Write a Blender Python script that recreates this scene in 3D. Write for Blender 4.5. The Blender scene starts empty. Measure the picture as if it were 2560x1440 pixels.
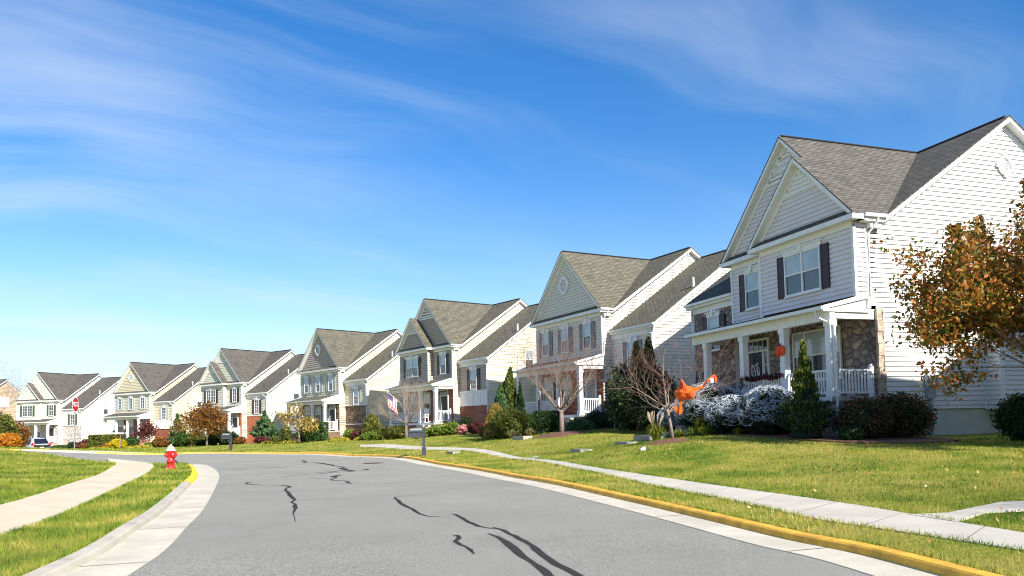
import bpy, math, random
import numpy as np
from mathutils import Vector, Matrix
from mathutils.geometry import delaunay_2d_cdt
R=math.radians
SKYOFF=(5.7,.9,2.)
C=bpy.context.scene.collection
sc=bpy.context.scene
# ---------------------------------------------------------------- camera, sky, sun, exposure
FOC,CX,CY,PIT,ROL,EYE=1927.1,1280.,960.,.0540,.0220,1.4
cam=bpy.data.cameras.new('camera'); co=bpy.data.objects.new('camera',cam); C.objects.link(co)
cam.sensor_width=36; cam.lens=36*FOC/2560; cam.shift_y=240/2560.; cam.clip_end=3000; cam.clip_start=.05
c_,s_=math.cos(PIT),math.sin(PIT); cr,sr=math.cos(ROL),math.sin(ROL)
m=Matrix(((cr,sr,0,0),(s_*sr,-s_*cr,-c_,0),(-c_*sr,c_*cr,-s_,EYE),(0,0,0,1)))
co.matrix_world=m; sc.camera=co
SUN_EL,SUN_B=33.,55.
sd=Vector((math.cos(R(SUN_B))*math.cos(R(SUN_EL)),-math.sin(R(SUN_B))*math.cos(R(SUN_EL)),math.sin(R(SUN_EL))))
sun=bpy.data.lights.new('sun','SUN'); sun.energy=5.0; sun.angle=R(.5); sun.color=(1,.94,.84)
so=bpy.data.objects.new('sun',sun); C.objects.link(so); so.rotation_euler=sd.to_track_quat('Z','Y').to_euler()
w=bpy.data.worlds.new('World'); sc.world=w; w.use_nodes=True
nt=w.node_tree; N=nt.nodes; L=nt.links
bg=N['Background']; bg.inputs[1].default_value=.085
sky=N.new('ShaderNodeTexSky'); sky.sky_type='NISHITA'; sky.sun_disc=False
sky.sun_elevation=R(SUN_EL); sky.sun_rotation=math.atan2(sd.x,sd.y); sky.air_density=1.15; sky.dust_density=.25; sky.ozone_density=2.2
tc=N.new('ShaderNodeTexCoord'); mp=N.new('ShaderNodeMapping'); mp.vector_type='POINT'
# cirrus: direction projected on a high plane, stretched noise
sx=N.new('ShaderNodeSeparateXYZ'); L.new(tc.outputs['Generated'],sx.inputs[0])
def mth(op,a,b=None,c=None):
    n=N.new('ShaderNodeMath'); n.operation=op
    for i,v in enumerate((a,b,c)):
        if v is None: continue
        if isinstance(v,(int,float)): n.inputs[i].default_value=v
        else: L.new(v,n.inputs[i])
    return n.outputs[0]
zz=mth('ADD',sx.outputs[2],.16)
px_=mth('DIVIDE',sx.outputs[0],zz); py_=mth('DIVIDE',sx.outputs[1],zz)
cb=N.new('ShaderNodeCombineXYZ'); L.new(px_,cb.inputs[0]); L.new(py_,cb.inputs[1])
mp0=N.new('ShaderNodeMapping'); mp0.inputs['Rotation'].default_value=(0,0,R(-36)); L.new(cb.outputs[0],mp0.inputs[0])
nw=N.new('ShaderNodeTexNoise'); nw.inputs['Scale'].default_value=.9; nw.inputs['Detail'].default_value=2; L.new(cb.outputs[0],nw.inputs['Vector'])
wv=N.new('ShaderNodeVectorMath'); wv.operation='MULTIPLY_ADD'; L.new(nw.outputs['Color'],wv.inputs[0]); wv.inputs[1].default_value=(.7,.7,0); L.new(mp0.outputs[0],wv.inputs[2])
mp.inputs['Scale'].default_value=(.5,1.9,1); mp.inputs['Location'].default_value=SKYOFF
L.new(wv.outputs[0],mp.inputs[0])
n1=N.new('ShaderNodeTexNoise'); n1.inputs['Scale'].default_value=1.15; n1.inputs['Detail'].default_value=9; n1.inputs['Roughness'].default_value=.52; n1.inputs['Distortion'].default_value=.35
L.new(mp.outputs[0],n1.inputs['Vector'])
n2=N.new('ShaderNodeTexNoise'); n2.inputs['Scale'].default_value=.8; n2.inputs['Detail'].default_value=2
L.new(mp0.outputs[0],n2.inputs['Vector'])
def ss(v,a,b):
    q=N.new('ShaderNodeMapRange'); q.interpolation_type='SMOOTHSTEP'; q.inputs[1].default_value=a; q.inputs[2].default_value=b; L.new(v,q.inputs[0]); return q.outputs[0]
lf_=ss(mth('ADD',mth('MULTIPLY',sx.outputs[0],-1.),mth('MULTIPLY',sx.outputs[2],-.35)),-.35,.55)  # more cloud towards the west
cl=mth('MULTIPLY',ss(n1.outputs[0],.40,.74),mth('ADD',mth('MULTIPLY',ss(n2.outputs[0],.38,.62),.75),mth('ADD',mth('MULTIPLY',lf_,.35),.12)))
hz=mth('POWER',mth('MAXIMUM',mth('SUBTRACT',1,mth('MULTIPLY',mth('ABSOLUTE',sx.outputs[2]),2.7)),0),2.2)   # thin cloud veil near the horizon
al=mth('MINIMUM',mth('ADD',mth('MULTIPLY',cl,.46),mth('MULTIPLY',hz,.66)),.97)
mx=N.new('ShaderNodeMix'); mx.data_type='RGBA'; L.new(al,mx.inputs[0]); mx.inputs[7].default_value=(5.1,5.75,6.5,1)
hs=N.new('ShaderNodeHueSaturation'); hs.inputs['Saturation'].default_value=1.38; L.new(sky.outputs[0],hs.inputs['Color'])
tm=N.new('ShaderNodeVectorMath'); tm.operation='MULTIPLY'; tm.inputs[1].default_value=(.86,.97,1.16); L.new(hs.outputs[0],tm.inputs[0]); L.new(tm.outputs[0],mx.inputs[6]); L.new(mx.outputs[2],bg.inputs[0])
sc.view_settings.view_transform='Standard'; sc.view_settings.look='None'; sc.view_settings.exposure=.9; sc.view_settings.gamma=1
sc.cycles.filter_width=1.0; sc.cycles.max_bounces=6; sc.cycles.transparent_max_bounces=6
# ---------------------------------------------------------------- ground height and picture rays
def ray(px,py):
    u2=(px-CX)/FOC; v2=(py-CY)/FOC; u=cr*u2-sr*v2; v=sr*u2+cr*v2
    return (u,c_+s_*v,s_-c_*v)
def G(px,py,z=0.):
    d=ray(px,py); t=(z-EYE)/d[2]; return (d[0]*t,d[1]*t)
CP=[(4.5,0,.1),(6,-8,.1),(4.5,8,.1),(3,15,.1),(1.2,22,.11),(-1,29,.12),(-4,33.5,.2),(-2.5,36,.35),(7,10,.13),(9,14,.3),(7,20,.48),(12,15,.42),(13,22,.68),
(15,27,.76),(11.5,24,.75),(7,31,.93),(2.5,28.5,.38),(4.4,29.5,.6),(5.3,30,.74),(5.4,26,.79),(20,20,.8),(30,20,1),(9,3,.25),(18,5,.55),(2.4,37,1.0),(5,43,1.05),(0,41,.8),(-5,48,.72),(-5,57,.95),(-11,58,.5),(-17,71,.6),(-22,66,.25),(-31,84,.05),(-31,74,.05),
(-47,97,-.05),(-42,85,.0),(-64,106,-.35),(-62,92,-.3),(-80,112,-.3),(-20,55,.13),(-13,47,.1),(-8,41,.1),(-17,50,.1),(-24,53,.12),
(-12.3,27.7,.12),(-8,12,.1),(-9,16,.1),(-12,25,.1),(-16,33,.1),(-6,6,.1),(-22.6,34,.8),(-18,28,.42),(-10.5,12,.2),(-15,16,.4),(-21,25,.75),(-21,37,.46),(-19.6,36.2,.2),(-30,34,.9),
(-26,44.8,.6),(-24,41.8,.45),(-22.5,46.5,.26),(-36,42,.85),(-36,47,.9),(-45,60,.35),(-52,77,-.45),(-60,60,.2),(-30,62,.2),
(0,3,.09),(0,10,.09),(-2,18,.09),(-4,26,.09),(-8,33,.09),(-12,40,.09),(-4,8,.09),(-16,43,.1),(-14,35,.09),(0,-10,.09),(-10,-8,.1),(-30,10,.8),(-60,30,1.),(60,40,1.5),(40,90,1.5),(0,130,1.),(-60,150,0),(-120,100,0),(-120,20,1),(50,-10,.8),(25,60,1.4),(10,80,1.3)]
CPa=np.array(CP,float)
def _phi(r2): return np.where(r2>1e-12,r2*np.log(r2+1e-12),0.)
def _fit():
    n=len(CPa); P=CPa[:,:2]/50; r2=((P[:,None]-P[None])**2).sum(2); A=np.zeros((n+3,n+3)); A[:n,:n]=_phi(r2)+np.eye(n)*2e-4
    A[:n,n]=1; A[:n,n+1:]=P; A[n,:n]=1; A[n+1:,:n]=P.T; b=np.zeros(n+3); b[:n]=CPa[:,2]; return np.linalg.solve(A,b)
TW=_fit()
def Fv(X,Y):
    X=np.clip(np.asarray(X,float),-120,70); Y=np.clip(np.asarray(Y,float),-12,150); P=CPa[:,:2]/50; n=len(P)
    r2=(X[...,None]/50-P[:,0])**2+(Y[...,None]/50-P[:,1])**2
    return _phi(r2)@TW[:n]+TW[n]+TW[n+1]*X/50+TW[n+2]*Y/50
def F(x,y): return float(Fv(np.array([x]),np.array([y]))[0])
def at(px,D):
    d=ray(px,1085); return (d[0]/d[1]*D,D)
# ---------------------------------------------------------------- materials
MATS={}
def pm(name,col,rough=.7,var=.12,vs=4.,bump=0.,bs=60.,metal=0.,spec=.4,col2=None,thr=(.35,.65),trans=0.,coord='Object',fine=0.,fs=150.):
    if name in MATS: return MATS[name]
    M=bpy.data.materials.new(name); M.use_nodes=True; n=M.node_tree.nodes; l=M.node_tree.links; b=n['Principled BSDF']
    b.inputs['Roughness'].default_value=rough; b.inputs['Metallic'].default_value=metal; b.inputs['Specular IOR Level'].default_value=spec
    t=n.new('ShaderNodeTexCoord'); nz=n.new('ShaderNodeTexNoise'); nz.inputs['Scale'].default_value=vs; nz.inputs['Detail'].default_value=5; nz.inputs['Roughness'].default_value=.6
    l.new(t.outputs[coord],nz.inputs['Vector'])
    rp=n.new('ShaderNodeValToRGB'); rp.color_ramp.elements[0].position=thr[0]; rp.color_ramp.elements[1].position=thr[1]
    a=[c*(1-var) for c in col]; d=[min(1,c*(1+var)) for c in col] if col2 is None else col2
    rp.color_ramp.elements[0].color=(*a,1); rp.color_ramp.elements[1].color=(*d,1); l.new(nz.outputs[0],rp.inputs[0]); out=rp.outputs[0]
    if fine:
        f=n.new('ShaderNodeTexNoise'); f.inputs['Scale'].default_value=fs; f.inputs['Detail'].default_value=3; l.new(t.outputs[coord],f.inputs['Vector'])
        mr=n.new('ShaderNodeMapRange'); mr.inputs[1].default_value=.36; mr.inputs[2].default_value=.64; mr.inputs[3].default_value=1-fine; mr.inputs[4].default_value=1+fine; l.new(f.outputs[0],mr.inputs[0])
        mm=n.new('ShaderNodeVectorMath'); mm.operation='SCALE'; l.new(out,mm.inputs[0]); l.new(mr.outputs[0],mm.inputs['Scale']); out=mm.outputs[0]
    l.new(out,b.inputs['Base Color'])
    if bump:
        z=n.new('ShaderNodeTexNoise'); z.inputs['Scale'].default_value=bs; z.inputs['Detail'].default_value=4; l.new(t.outputs[coord],z.inputs['Vector'])
        u=n.new('ShaderNodeBump'); u.inputs['Strength'].default_value=bump; u.inputs['Distance'].default_value=.02; l.new(z.outputs[0],u.inputs['Height']); l.new(u.outputs[0],b.inputs['Normal'])
    if trans: b.inputs['Transmission Weight'].default_value=trans
    MATS[name]=M; return M
def leafm(name,cols,rough=.55,tl=.35):
    """leaf material: colour picked per leaf (mesh island)"""
    if name in MATS: return MATS[name]
    M=bpy.data.materials.new(name); M.use_nodes=True; n=M.node_tree.nodes; l=M.node_tree.links; b=n['Principled BSDF']
    g=n.new('ShaderNodeNewGeometry'); rp=n.new('ShaderNodeValToRGB'); rp.color_ramp.interpolation='LINEAR'
    e=rp.color_ramp.elements
    while len(e)<len(cols): e.new(.5)
    for i,c in enumerate(cols): e[i].position=i/(len(cols)-1); e[i].color=(*c,1)
    l.new(g.outputs['Random Per Island'],rp.inputs[0]); l.new(rp.outputs[0],b.inputs['Base Color']); b.inputs['Roughness'].default_value=rough; b.inputs['Specular IOR Level'].default_value=.3
    if tl:
        tr=n.new('ShaderNodeBsdfTranslucent'); l.new(rp.outputs[0],tr.inputs[0]); ms=n.new('ShaderNodeMixShader'); ms.inputs[0].default_value=tl
        l.new(b.outputs[0],ms.inputs[1]); l.new(tr.outputs[0],ms.inputs[2]); l.new(ms.outputs[0],n['Material Output'].inputs[0])
    MATS[name]=M; return M
def brickm(name,c1,c2,mortar,bw,bh,ms=.012,rough=.85,noise=.25,off=.5,bump=.5,squash=1.,freq=2,msmooth=.1,bias=0.):
    if name in MATS: return MATS[name]
    M=bpy.data.materials.new(name); M.use_nodes=True; n=M.node_tree.nodes; l=M.node_tree.links; b=n['Principled BSDF']; b.inputs['Roughness'].default_value=rough; b.inputs['Specular IOR Level'].default_value=.2
    uv=n.new('ShaderNodeUVMap'); bt=n.new('ShaderNodeTexBrick'); l.new(uv.outputs[0],bt.inputs['Vector'])
    bt.inputs['Color1'].default_value=(*c1,1); bt.inputs['Color2'].default_value=(*c2,1); bt.inputs['Mortar'].default_value=(*mortar,1); bt.inputs['Scale'].default_value=1
    bt.inputs['Mortar Size'].default_value=ms; bt.inputs['Mortar Smooth'].default_value=msmooth; bt.inputs['Brick Width'].default_value=bw; bt.inputs['Row Height'].default_value=bh; bt.offset=off; bt.squash=squash; bt.squash_frequency=freq; bt.inputs['Bias'].default_value=bias
    nz=n.new('ShaderNodeTexNoise'); nz.inputs['Scale'].default_value=3.5; nz.inputs['Detail'].default_value=6; l.new(uv.outputs[0],nz.inputs['Vector'])
    mr=n.new('ShaderNodeMapRange'); mr.inputs[1].default_value=.3; mr.inputs[2].default_value=.7; mr.inputs[3].default_value=1-noise; mr.inputs[4].default_value=1+noise; l.new(nz.outputs[0],mr.inputs[0])
    mm=n.new('ShaderNodeVectorMath'); mm.operation='SCALE'; l.new(bt.outputs['Color'],mm.inputs[0]); l.new(mr.outputs[0],mm.inputs['Scale']); l.new(mm.outputs[0],b.inputs['Base Color'])
    u=n.new('ShaderNodeBump'); u.invert=True; u.inputs['Strength'].default_value=bump; u.inputs['Distance'].default_value=.02; l.new(bt.outputs['Fac'],u.inputs['Height']); l.new(u.outputs[0],b.inputs['Normal'])
    MATS[name]=M; return M
def stonem(name,cols,mortar,sc_=(2.6,3.2),edge=.05,rough=.9):
    if name in MATS: return MATS[name]
    M=bpy.data.materials.new(name); M.use_nodes=True; n=M.node_tree.nodes; l=M.node_tree.links; b=n['Principled BSDF']; b.inputs['Roughness'].default_value=rough; b.inputs['Specular IOR Level'].default_value=.2
    uv=n.new('ShaderNodeUVMap'); mp=n.new('ShaderNodeMapping'); mp.inputs['Scale'].default_value=(sc_[0],sc_[1],1); l.new(uv.outputs[0],mp.inputs[0])
    nz=n.new('ShaderNodeTexNoise'); nz.inputs['Scale'].default_value=1.2; nz.inputs['Detail'].default_value=2; l.new(mp.outputs[0],nz.inputs['Vector'])
    ad=n.new('ShaderNodeMixRGB'); ad.blend_type='ADD'; ad.inputs[0].default_value=.35; l.new(mp.outputs[0],ad.inputs[1]); l.new(nz.outputs['Color'],ad.inputs[2])
    v=n.new('ShaderNodeTexVoronoi'); v.voronoi_dimensions='2D'; v.inputs['Scale'].default_value=1; l.new(ad.outputs[0],v.inputs['Vector'])
    ve=n.new('ShaderNodeTexVoronoi'); ve.voronoi_dimensions='2D'; ve.feature='DISTANCE_TO_EDGE'; ve.inputs['Scale'].default_value=1; l.new(ad.outputs[0],ve.inputs['Vector'])
    sp=n.new('ShaderNodeSeparateXYZ'); l.new(v.outputs['Color'],sp.inputs[0])
    rp=n.new('ShaderNodeValToRGB'); e=rp.color_ramp.elements
    while len(e)<len(cols): e.new(.5)
    for i,c in enumerate(cols): e[i].position=i/(len(cols)-1); e[i].color=(*c,1)
    l.new(sp.outputs[0],rp.inputs[0])
    n3=n.new('ShaderNodeTexNoise'); n3.inputs['Scale'].default_value=9; n3.inputs['Detail'].default_value=5; l.new(uv.outputs[0],n3.inputs['Vector'])
    mr=n.new('ShaderNodeMapRange'); mr.inputs[1].default_value=.3; mr.inputs[2].default_value=.7; mr.inputs[3].default_value=.72; mr.inputs[4].default_value=1.25; l.new(n3.outputs[0],mr.inputs[0])
    mm=n.new('ShaderNodeVectorMath'); mm.operation='SCALE'; l.new(rp.outputs[0],mm.inputs[0]); l.new(mr.outputs[0],mm.inputs['Scale'])
    sm=n.new('ShaderNodeMapRange'); sm.inputs[1].default_value=edge*.3; sm.inputs[2].default_value=edge; l.new(ve.outputs['Distance'],sm.inputs[0])
    mxx=n.new('ShaderNodeMix'); mxx.data_type='RGBA'; l.new(sm.outputs[0],mxx.inputs[0]); mxx.inputs[6].default_value=(*mortar,1); l.new(mm.outputs[0],mxx.inputs[7]); l.new(mxx.outputs[2],b.inputs['Base Color'])
    h=n.new('ShaderNodeMapRange'); h.inputs[1].default_value=0; h.inputs[2].default_value=.25; l.new(ve.outputs['Distance'],h.inputs[0])
    u=n.new('ShaderNodeBump'); u.inputs['Strength'].default_value=1; u.inputs['Distance'].default_value=.06; l.new(h.outputs[0],u.inputs['Height']); l.new(u.outputs[0],b.inputs['Normal'])
    MATS[name]=M; return M
WHITE=pm('white_trim',(.78,.78,.76),.5,.05)
CREAMT=pm('cream_trim',(.72,.70,.62),.5,.05)
GLASS=pm('window_glass',(.045,.06,.07),.04,.35,.8,spec=1.)
BLIND=pm('glass_with_blind',(.36,.44,.48),.08,.12,2.,spec=.9)
ROOF1=brickm('shingles_grey_brown',(.145,.135,.115),(.09,.084,.073),(.045,.042,.038),.33,.145,.018,.95,.16,msmooth=.3)
ROOF2=brickm('shingles_olive',(.165,.152,.112),(.11,.10,.075),(.055,.05,.038),.36,.16,.018,.95,.16,msmooth=.3)
ROOF3=brickm('shingles_far',(.125,.112,.095),(.085,.076,.066),(.05,.045,.04),.4,.16,.008,.95,.2,msmooth=.4)
ROOFD=pm('dark_drip_edge',(.02,.02,.022),.8)
BRICK=brickm('red_brick',(.36,.085,.035),(.26,.06,.03),(.42,.36,.3),.21,.075,.008)
BRICKO=brickm('orange_brick',(.56,.17,.06),(.42,.11,.045),(.5,.38,.28),.21,.075,.008)
STONE1=stonem('brown_fieldstone',[(.17,.13,.12),(.31,.25,.21),(.23,.19,.19),(.42,.33,.27),(.26,.21,.17),(.35,.29,.27)],(.085,.07,.062),(2.9,3.7),.06)
LEDGE=brickm('ledge_stone',(.5,.36,.23),(.24,.15,.09),(.05,.035,.025),.34,.085,.014,.9,.4,.37,1.,.7,3)
PALE=stonem('pale_fieldstone',[(.5,.46,.4),(.66,.62,.55),(.42,.38,.33),(.7,.66,.6)],(.62,.58,.52),(3,4),.06)
PARGE=pm('parged_foundation',(.5,.5,.45),.9,.08,3,.2,30)
CONC=pm('concrete_walk',(.5,.46,.38),.9,.1,1.1,.25,120,fine=.1,fs=90,coord='Object')
CONCL=pm('concrete_walk_warm',(.60,.50,.35),.9,.08,.9,.2,120,fine=.07,fs=90)
PAN=pm('gutter_concrete',(.54,.49,.385),.9,.12,1.3,.25,120,fine=.12,fs=70)
CURBG=pm('grey_curb_concrete',(.46,.42,.34),.9,.12,1.6,.3,90,fine=.12,fs=70)
STEP=pm('step_concrete',(.36,.33,.27),.9,.1,3,.2,60)
YEL=pm('yellow_curb_paint',(.74,.40,.045),.7,.2,3.5,.25,80,fine=.12,fs=60)
YELB=pm('bright_yellow_curb_paint',(.80,.56,.02),.7,.1,4,.2,80,fine=.1,fs=60)
ASPH=pm('asphalt',(.285,.273,.232),.93,.07,.45,.6,220,fine=.5,fs=70)
TAR=pm('crack_sealant',(.038,.034,.031),.85,.4,40,.6,200,spec=.25)
MULCH=pm('mulch',(.16,.075,.045),.95,.35,25,.8,60)
WOODB=pm('bark_grey',(.22,.17,.135),.9,.25,12,.5,40)
TWIG=pm('twig_red_brown',(.20,.11,.085),.8,.2,20)
BLACK=pm('black_metal',(.012,.012,.012),.5)
DGREY=pm('grey_mailbox_plastic',(.05,.054,.066),.45,.08,9)
STEEL=pm('galvanised_steel',(.42,.42,.4),.45,.1,15,metal=.6)
RED=pm('hydrant_red_paint',(.62,.018,.02),.33,.16,8,.1,40,spec=.6)
HWHITE=pm('hydrant_white_paint',(.85,.85,.85),.35,.04)
SRED=pm('sign_red',(.42,.006,.008),.45,.05)
def sid(name,c): return pm('siding_'+name,c,.55,.035,1.2,spec=.35)
GRCOL=[(.055,.10,.012),(.10,.17,.02),(.17,.23,.03),(.26,.27,.045),(.38,.32,.09)]
def grassm():
    M=bpy.data.materials.new('lawn_grass'); M.use_nodes=True; n=M.node_tree.nodes; l=M.node_tree.links; b=n['Principled BSDF']; b.inputs['Roughness'].default_value=.9; b.inputs['Specular IOR Level'].default_value=.1
    g=n.new('ShaderNodeNewGeometry'); mp=n.new('ShaderNodeMapping'); l.new(g.outputs['Position'],mp.inputs[0])
    a=n.new('ShaderNodeTexNoise'); a.inputs['Scale'].default_value=.35; a.inputs['Detail'].default_value=6; a.inputs['Roughness'].default_value=.62; l.new(mp.outputs[0],a.inputs['Vector'])
    a2=n.new('ShaderNodeTexNoise'); a2.inputs['Scale'].default_value=14; a2.inputs['Detail'].default_value=5; a2.inputs['Roughness'].default_value=.7; l.new(mp.outputs[0],a2.inputs['Vector'])
    ad=n.new('ShaderNodeMath'); ad.operation='MULTIPLY_ADD'; l.new(a2.outputs[0],ad.inputs[0]); ad.inputs[1].default_value=.75; l.new(a.outputs[0],ad.inputs[2])
    rp=n.new('ShaderNodeValToRGB'); e=rp.color_ramp.elements
    while len(e)<5: e.new(.5)
    for i,(p,c) in enumerate(zip((.62,.76,.86,.97,1.12),[(.03,.065,.007),(.075,.13,.012),(.145,.205,.02),(.25,.26,.035),(.34,.29,.07)])): e[i].position=min(1,p*.85); e[i].color=(*c,1)
    l.new(ad.outputs[0],rp.inputs[0]); l.new(rp.outputs[0],b.inputs['Base Color'])
    u=n.new('ShaderNodeBump'); u.inputs['Strength'].default_value=1; u.inputs['Distance'].default_value=.06; l.new(a2.outputs[0],u.inputs['Height']); l.new(u.outputs[0],b.inputs['Normal'])
    return M
LAWN=grassm()
def bladem(nm='grass_blades',dry=0.):
    M=bpy.data.materials.new(nm); M.use_nodes=True; n=M.node_tree.nodes; l=M.node_tree.links; b=n['Principled BSDF']; b.inputs['Roughness'].default_value=.6; b.inputs['Specular IOR Level'].default_value=.25
    g=n.new('ShaderNodeNewGeometry')
    a=n.new('ShaderNodeTexNoise'); a.inputs['Scale'].default_value=.7; a.inputs['Detail'].default_value=7; a.inputs['Roughness'].default_value=.72; l.new(g.outputs['Position'],a.inputs['Vector'])
    mr=n.new('ShaderNodeMapRange'); mr.inputs[1].default_value=.36; mr.inputs[2].default_value=.64; mr.inputs[3].default_value=-.3+dry; mr.inputs[4].default_value=.55+dry; l.new(a.outputs[0],mr.inputs[0])
    ad=n.new('ShaderNodeMath'); ad.operation='MULTIPLY_ADD'; l.new(g.outputs['Random Per Island'],ad.inputs[0]); ad.inputs[1].default_value=.62; l.new(mr.outputs[0],ad.inputs[2])
    rp=n.new('ShaderNodeValToRGB'); e=rp.color_ramp.elements
    while len(e)<5: e.new(.5)
    for i,(p,c) in enumerate(zip((0,.22,.45,.72,1),[(.040,.10,.008),(.095,.18,.012),(.19,.265,.02),(.34,.34,.045),(.54,.43,.12)])): e[i].position=p; e[i].color=(*c,1)
    l.new(ad.outputs[0],rp.inputs[0]); l.new(rp.outputs[0],b.inputs['Base Color'])
    tr=n.new('ShaderNodeBsdfTranslucent'); l.new(rp.outputs[0],tr.inputs[0]); ms=n.new('ShaderNodeMixShader'); ms.inputs[0].default_value=.3
    l.new(b.outputs[0],ms.inputs[1]); l.new(tr.outputs[0],ms.inputs[2]); l.new(ms.outputs[0],n['Material Output'].inputs[0])
    return M
BLADE=bladem(); BLADED=bladem('dry_grass_blades',.2)
# ---------------------------------------------------------------- mesh helper
def nrm(a):
    x=0;y=0;z=0
    for i in range(len(a)):
        p=a[i];q=a[(i+1)%len(a)]; x+=(p[1]-q[1])*(p[2]+q[2]); y+=(p[2]-q[2])*(p[0]+q[0]); z+=(p[0]-q[0])*(p[1]+q[1])
    l=math.sqrt(x*x+y*y+z*z) or 1; return (x/l,y/l,z/l)
class MB:
    def __init__(s): s.v=[];s.f=[];s.m=[];s.uv=[]
    def poly(s,pts,m=0):
        n=nrm(pts); h=math.hypot(n[0],n[1])
        t=(-n[1]/h,n[0]/h,0) if h>.05 else (1,0,0)
        b=(n[1]*t[2]-n[2]*t[1],n[2]*t[0]-n[0]*t[2],n[0]*t[1]-n[1]*t[0])
        k=len(s.v); s.v+=[tuple(p) for p in pts]; s.f.append(list(range(k,k+len(pts)))); s.m.append(m)
        s.uv+=[(p[0]*t[0]+p[1]*t[1]+p[2]*t[2],p[0]*b[0]+p[1]*b[1]+p[2]*b[2]) for p in pts]
    def prism(s,pts,d,m=0):
        q=[(p[0]+d[0],p[1]+d[1],p[2]+d[2]) for p in pts]
        n=nrm(pts)
        if n[0]*d[0]+n[1]*d[1]+n[2]*d[2]>0: pts,q=q,pts
        # pts faces outward
        s.poly(pts,m); s.poly(q[::-1],m)
        for i in range(len(pts)):
            j=(i+1)%len(pts); s.poly([pts[j],pts[i],q[i],q[j]],m)
    def box(s,x0,x1,y0,y1,z0,z1,m=0):
        if x0>x1: x0,x1=x1,x0
        if y0>y1: y0,y1=y1,y0
        s.prism([(x0,y0,z1),(x1,y0,z1),(x1,y1,z1),(x0,y1,z1)],(0,0,z0-z1),m)
    def tube(s,path,r,n=6,m=0,cap=True):
        rs=r if isinstance(r,(list,tuple)) else [r]*len(path)
        P=[Vector(p) for p in path]; rings=[]
        for i,p in enumerate(P):
            d=(P[min(i+1,len(P)-1)]-P[max(i-1,0)]).normalized()
            a=d.cross(Vector((0,0,1)))
            if a.length<.05: a=d.cross(Vector((1,0,0)))
            a.normalize(); b=d.cross(a)
            k=len(s.v); s.v+=[tuple(p+(a*math.cos(2*math.pi*j/n)+b*math.sin(2*math.pi*j/n))*rs[i]) for j in range(n)]; rings.append(k)
        for i in range(len(P)-1):
            for j in range(n):
                k=(j+1)%n; s.f.append([rings[i]+j,rings[i]+k,rings[i+1]+k,rings[i+1]+j]); s.m.append(m); s.uv+=[(0,0)]*4
        if cap:
            s.f.append([rings[0]+j for j in range(n)][::-1]); s.m.append(m); s.uv+=[(0,0)]*n
            s.f.append([rings[-1]+j for j in range(n)]); s.m.append(m); s.uv+=[(0,0)]*n
    def lathe(s,prof,n=24,c=(0,0,0),m=0,ax='z'):
        k=len(s.v)
        for r,z in prof:
            for j in range(n):
                a=2*math.pi*j/n; x,y=r*math.cos(a),r*math.sin(a)
                s.v.append((c[0]+x,c[1]+y,c[2]+z) if ax=='z' else ((c[0]+z,c[1]+x,c[2]+y) if ax=='x' else (c[0]+x,c[1]+z,c[2]+y)))
        for i in range(len(prof)-1):
            for j in range(n):
                q=(j+1)%n; s.f.append([k+i*n+j,k+i*n+q,k+(i+1)*n+q,k+(i+1)*n+j]); s.m.append(m); s.uv+=[(0,0)]*4
        s.f.append([k+j for j in range(n)][::-1]); s.m.append(m); s.uv+=[(0,0)]*n
        s.f.append([k+(len(prof)-1)*n+j for j in range(n)]); s.m.append(m); s.uv+=[(0,0)]*n
    def blob(s,c,r,m=0,seed=0,n=10,amp=.12):
        rnd=random.Random(seed); ph=[rnd.uniform(0,6) for _ in range(6)]; k=len(s.v); H=n//2+1
        for i in range(H+1):
            t=math.pi*i/H
            for j in range(n):
                a=2*math.pi*j/n; q=1+amp*(math.sin(3*a+ph[0]+2*t)+math.sin(5*t+ph[1]+a)*.7)
                s.v.append((c[0]+r[0]*q*math.sin(t)*math.cos(a),c[1]+r[1]*q*math.sin(t)*math.sin(a),c[2]+r[2]*q*math.cos(t)))
        for i in range(H):
            for j in range(n):
                q=(j+1)%n; s.f.append([k+i*n+j,k+(i+1)*n+j,k+(i+1)*n+q,k+i*n+q]); s.m.append(m); s.uv+=[(0,0)]*4
    def build(s,name,mats,parent=None,smooth=False):
        me=bpy.data.meshes.new(name); me.from_pydata(s.v,[],s.f)
        for a in (mats if isinstance(mats,(list,tuple)) else [mats]): me.materials.append(a)
        me.polygons.foreach_set('material_index',s.m)
        u=me.uv_layers.new(name='UVMap'); u.data.foreach_set('uv',[c for p in s.uv for c in p])
        if smooth: me.polygons.foreach_set('use_smooth',[True]*len(s.f))
        me.update(); o=bpy.data.objects.new(name,me); C.objects.link(o)
        if parent: o.parent=parent
        return o
def npmesh(name,V,Fc,k,mat,parent=None):
    """fast mesh: V (n,3), Fc flat index array of k-gons"""
    me=bpy.data.meshes.new(name); nf=len(Fc)//k
    me.vertices.add(len(V)); me.vertices.foreach_set('co',np.asarray(V,np.float32).ravel())
    me.loops.add(len(Fc)); me.loops.foreach_set('vertex_index',np.asarray(Fc,np.int32))
    me.polygons.add(nf); me.polygons.foreach_set('loop_start',np.arange(nf,dtype=np.int32)*k)
    me.update(calc_edges=True); me.materials.append(mat)
    o=bpy.data.objects.new(name,me); C.objects.link(o)
    if parent: o.parent=parent
    return o
def tag(o,label=None,cat=None,group=None,kind=None):
    if label: o['label']=label
    if cat: o['category']=cat
    if group: o['group']=group
    if kind: o['kind']=kind
    return o
def thing(name,loc,rz,label,cat,group=None):
    o=bpy.data.objects.new(name,None); C.objects.link(o); o.location=loc; o.rotation_euler=(0,0,rz); o.empty_display_size=.1
    return tag(o,label,cat,group)
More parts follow.
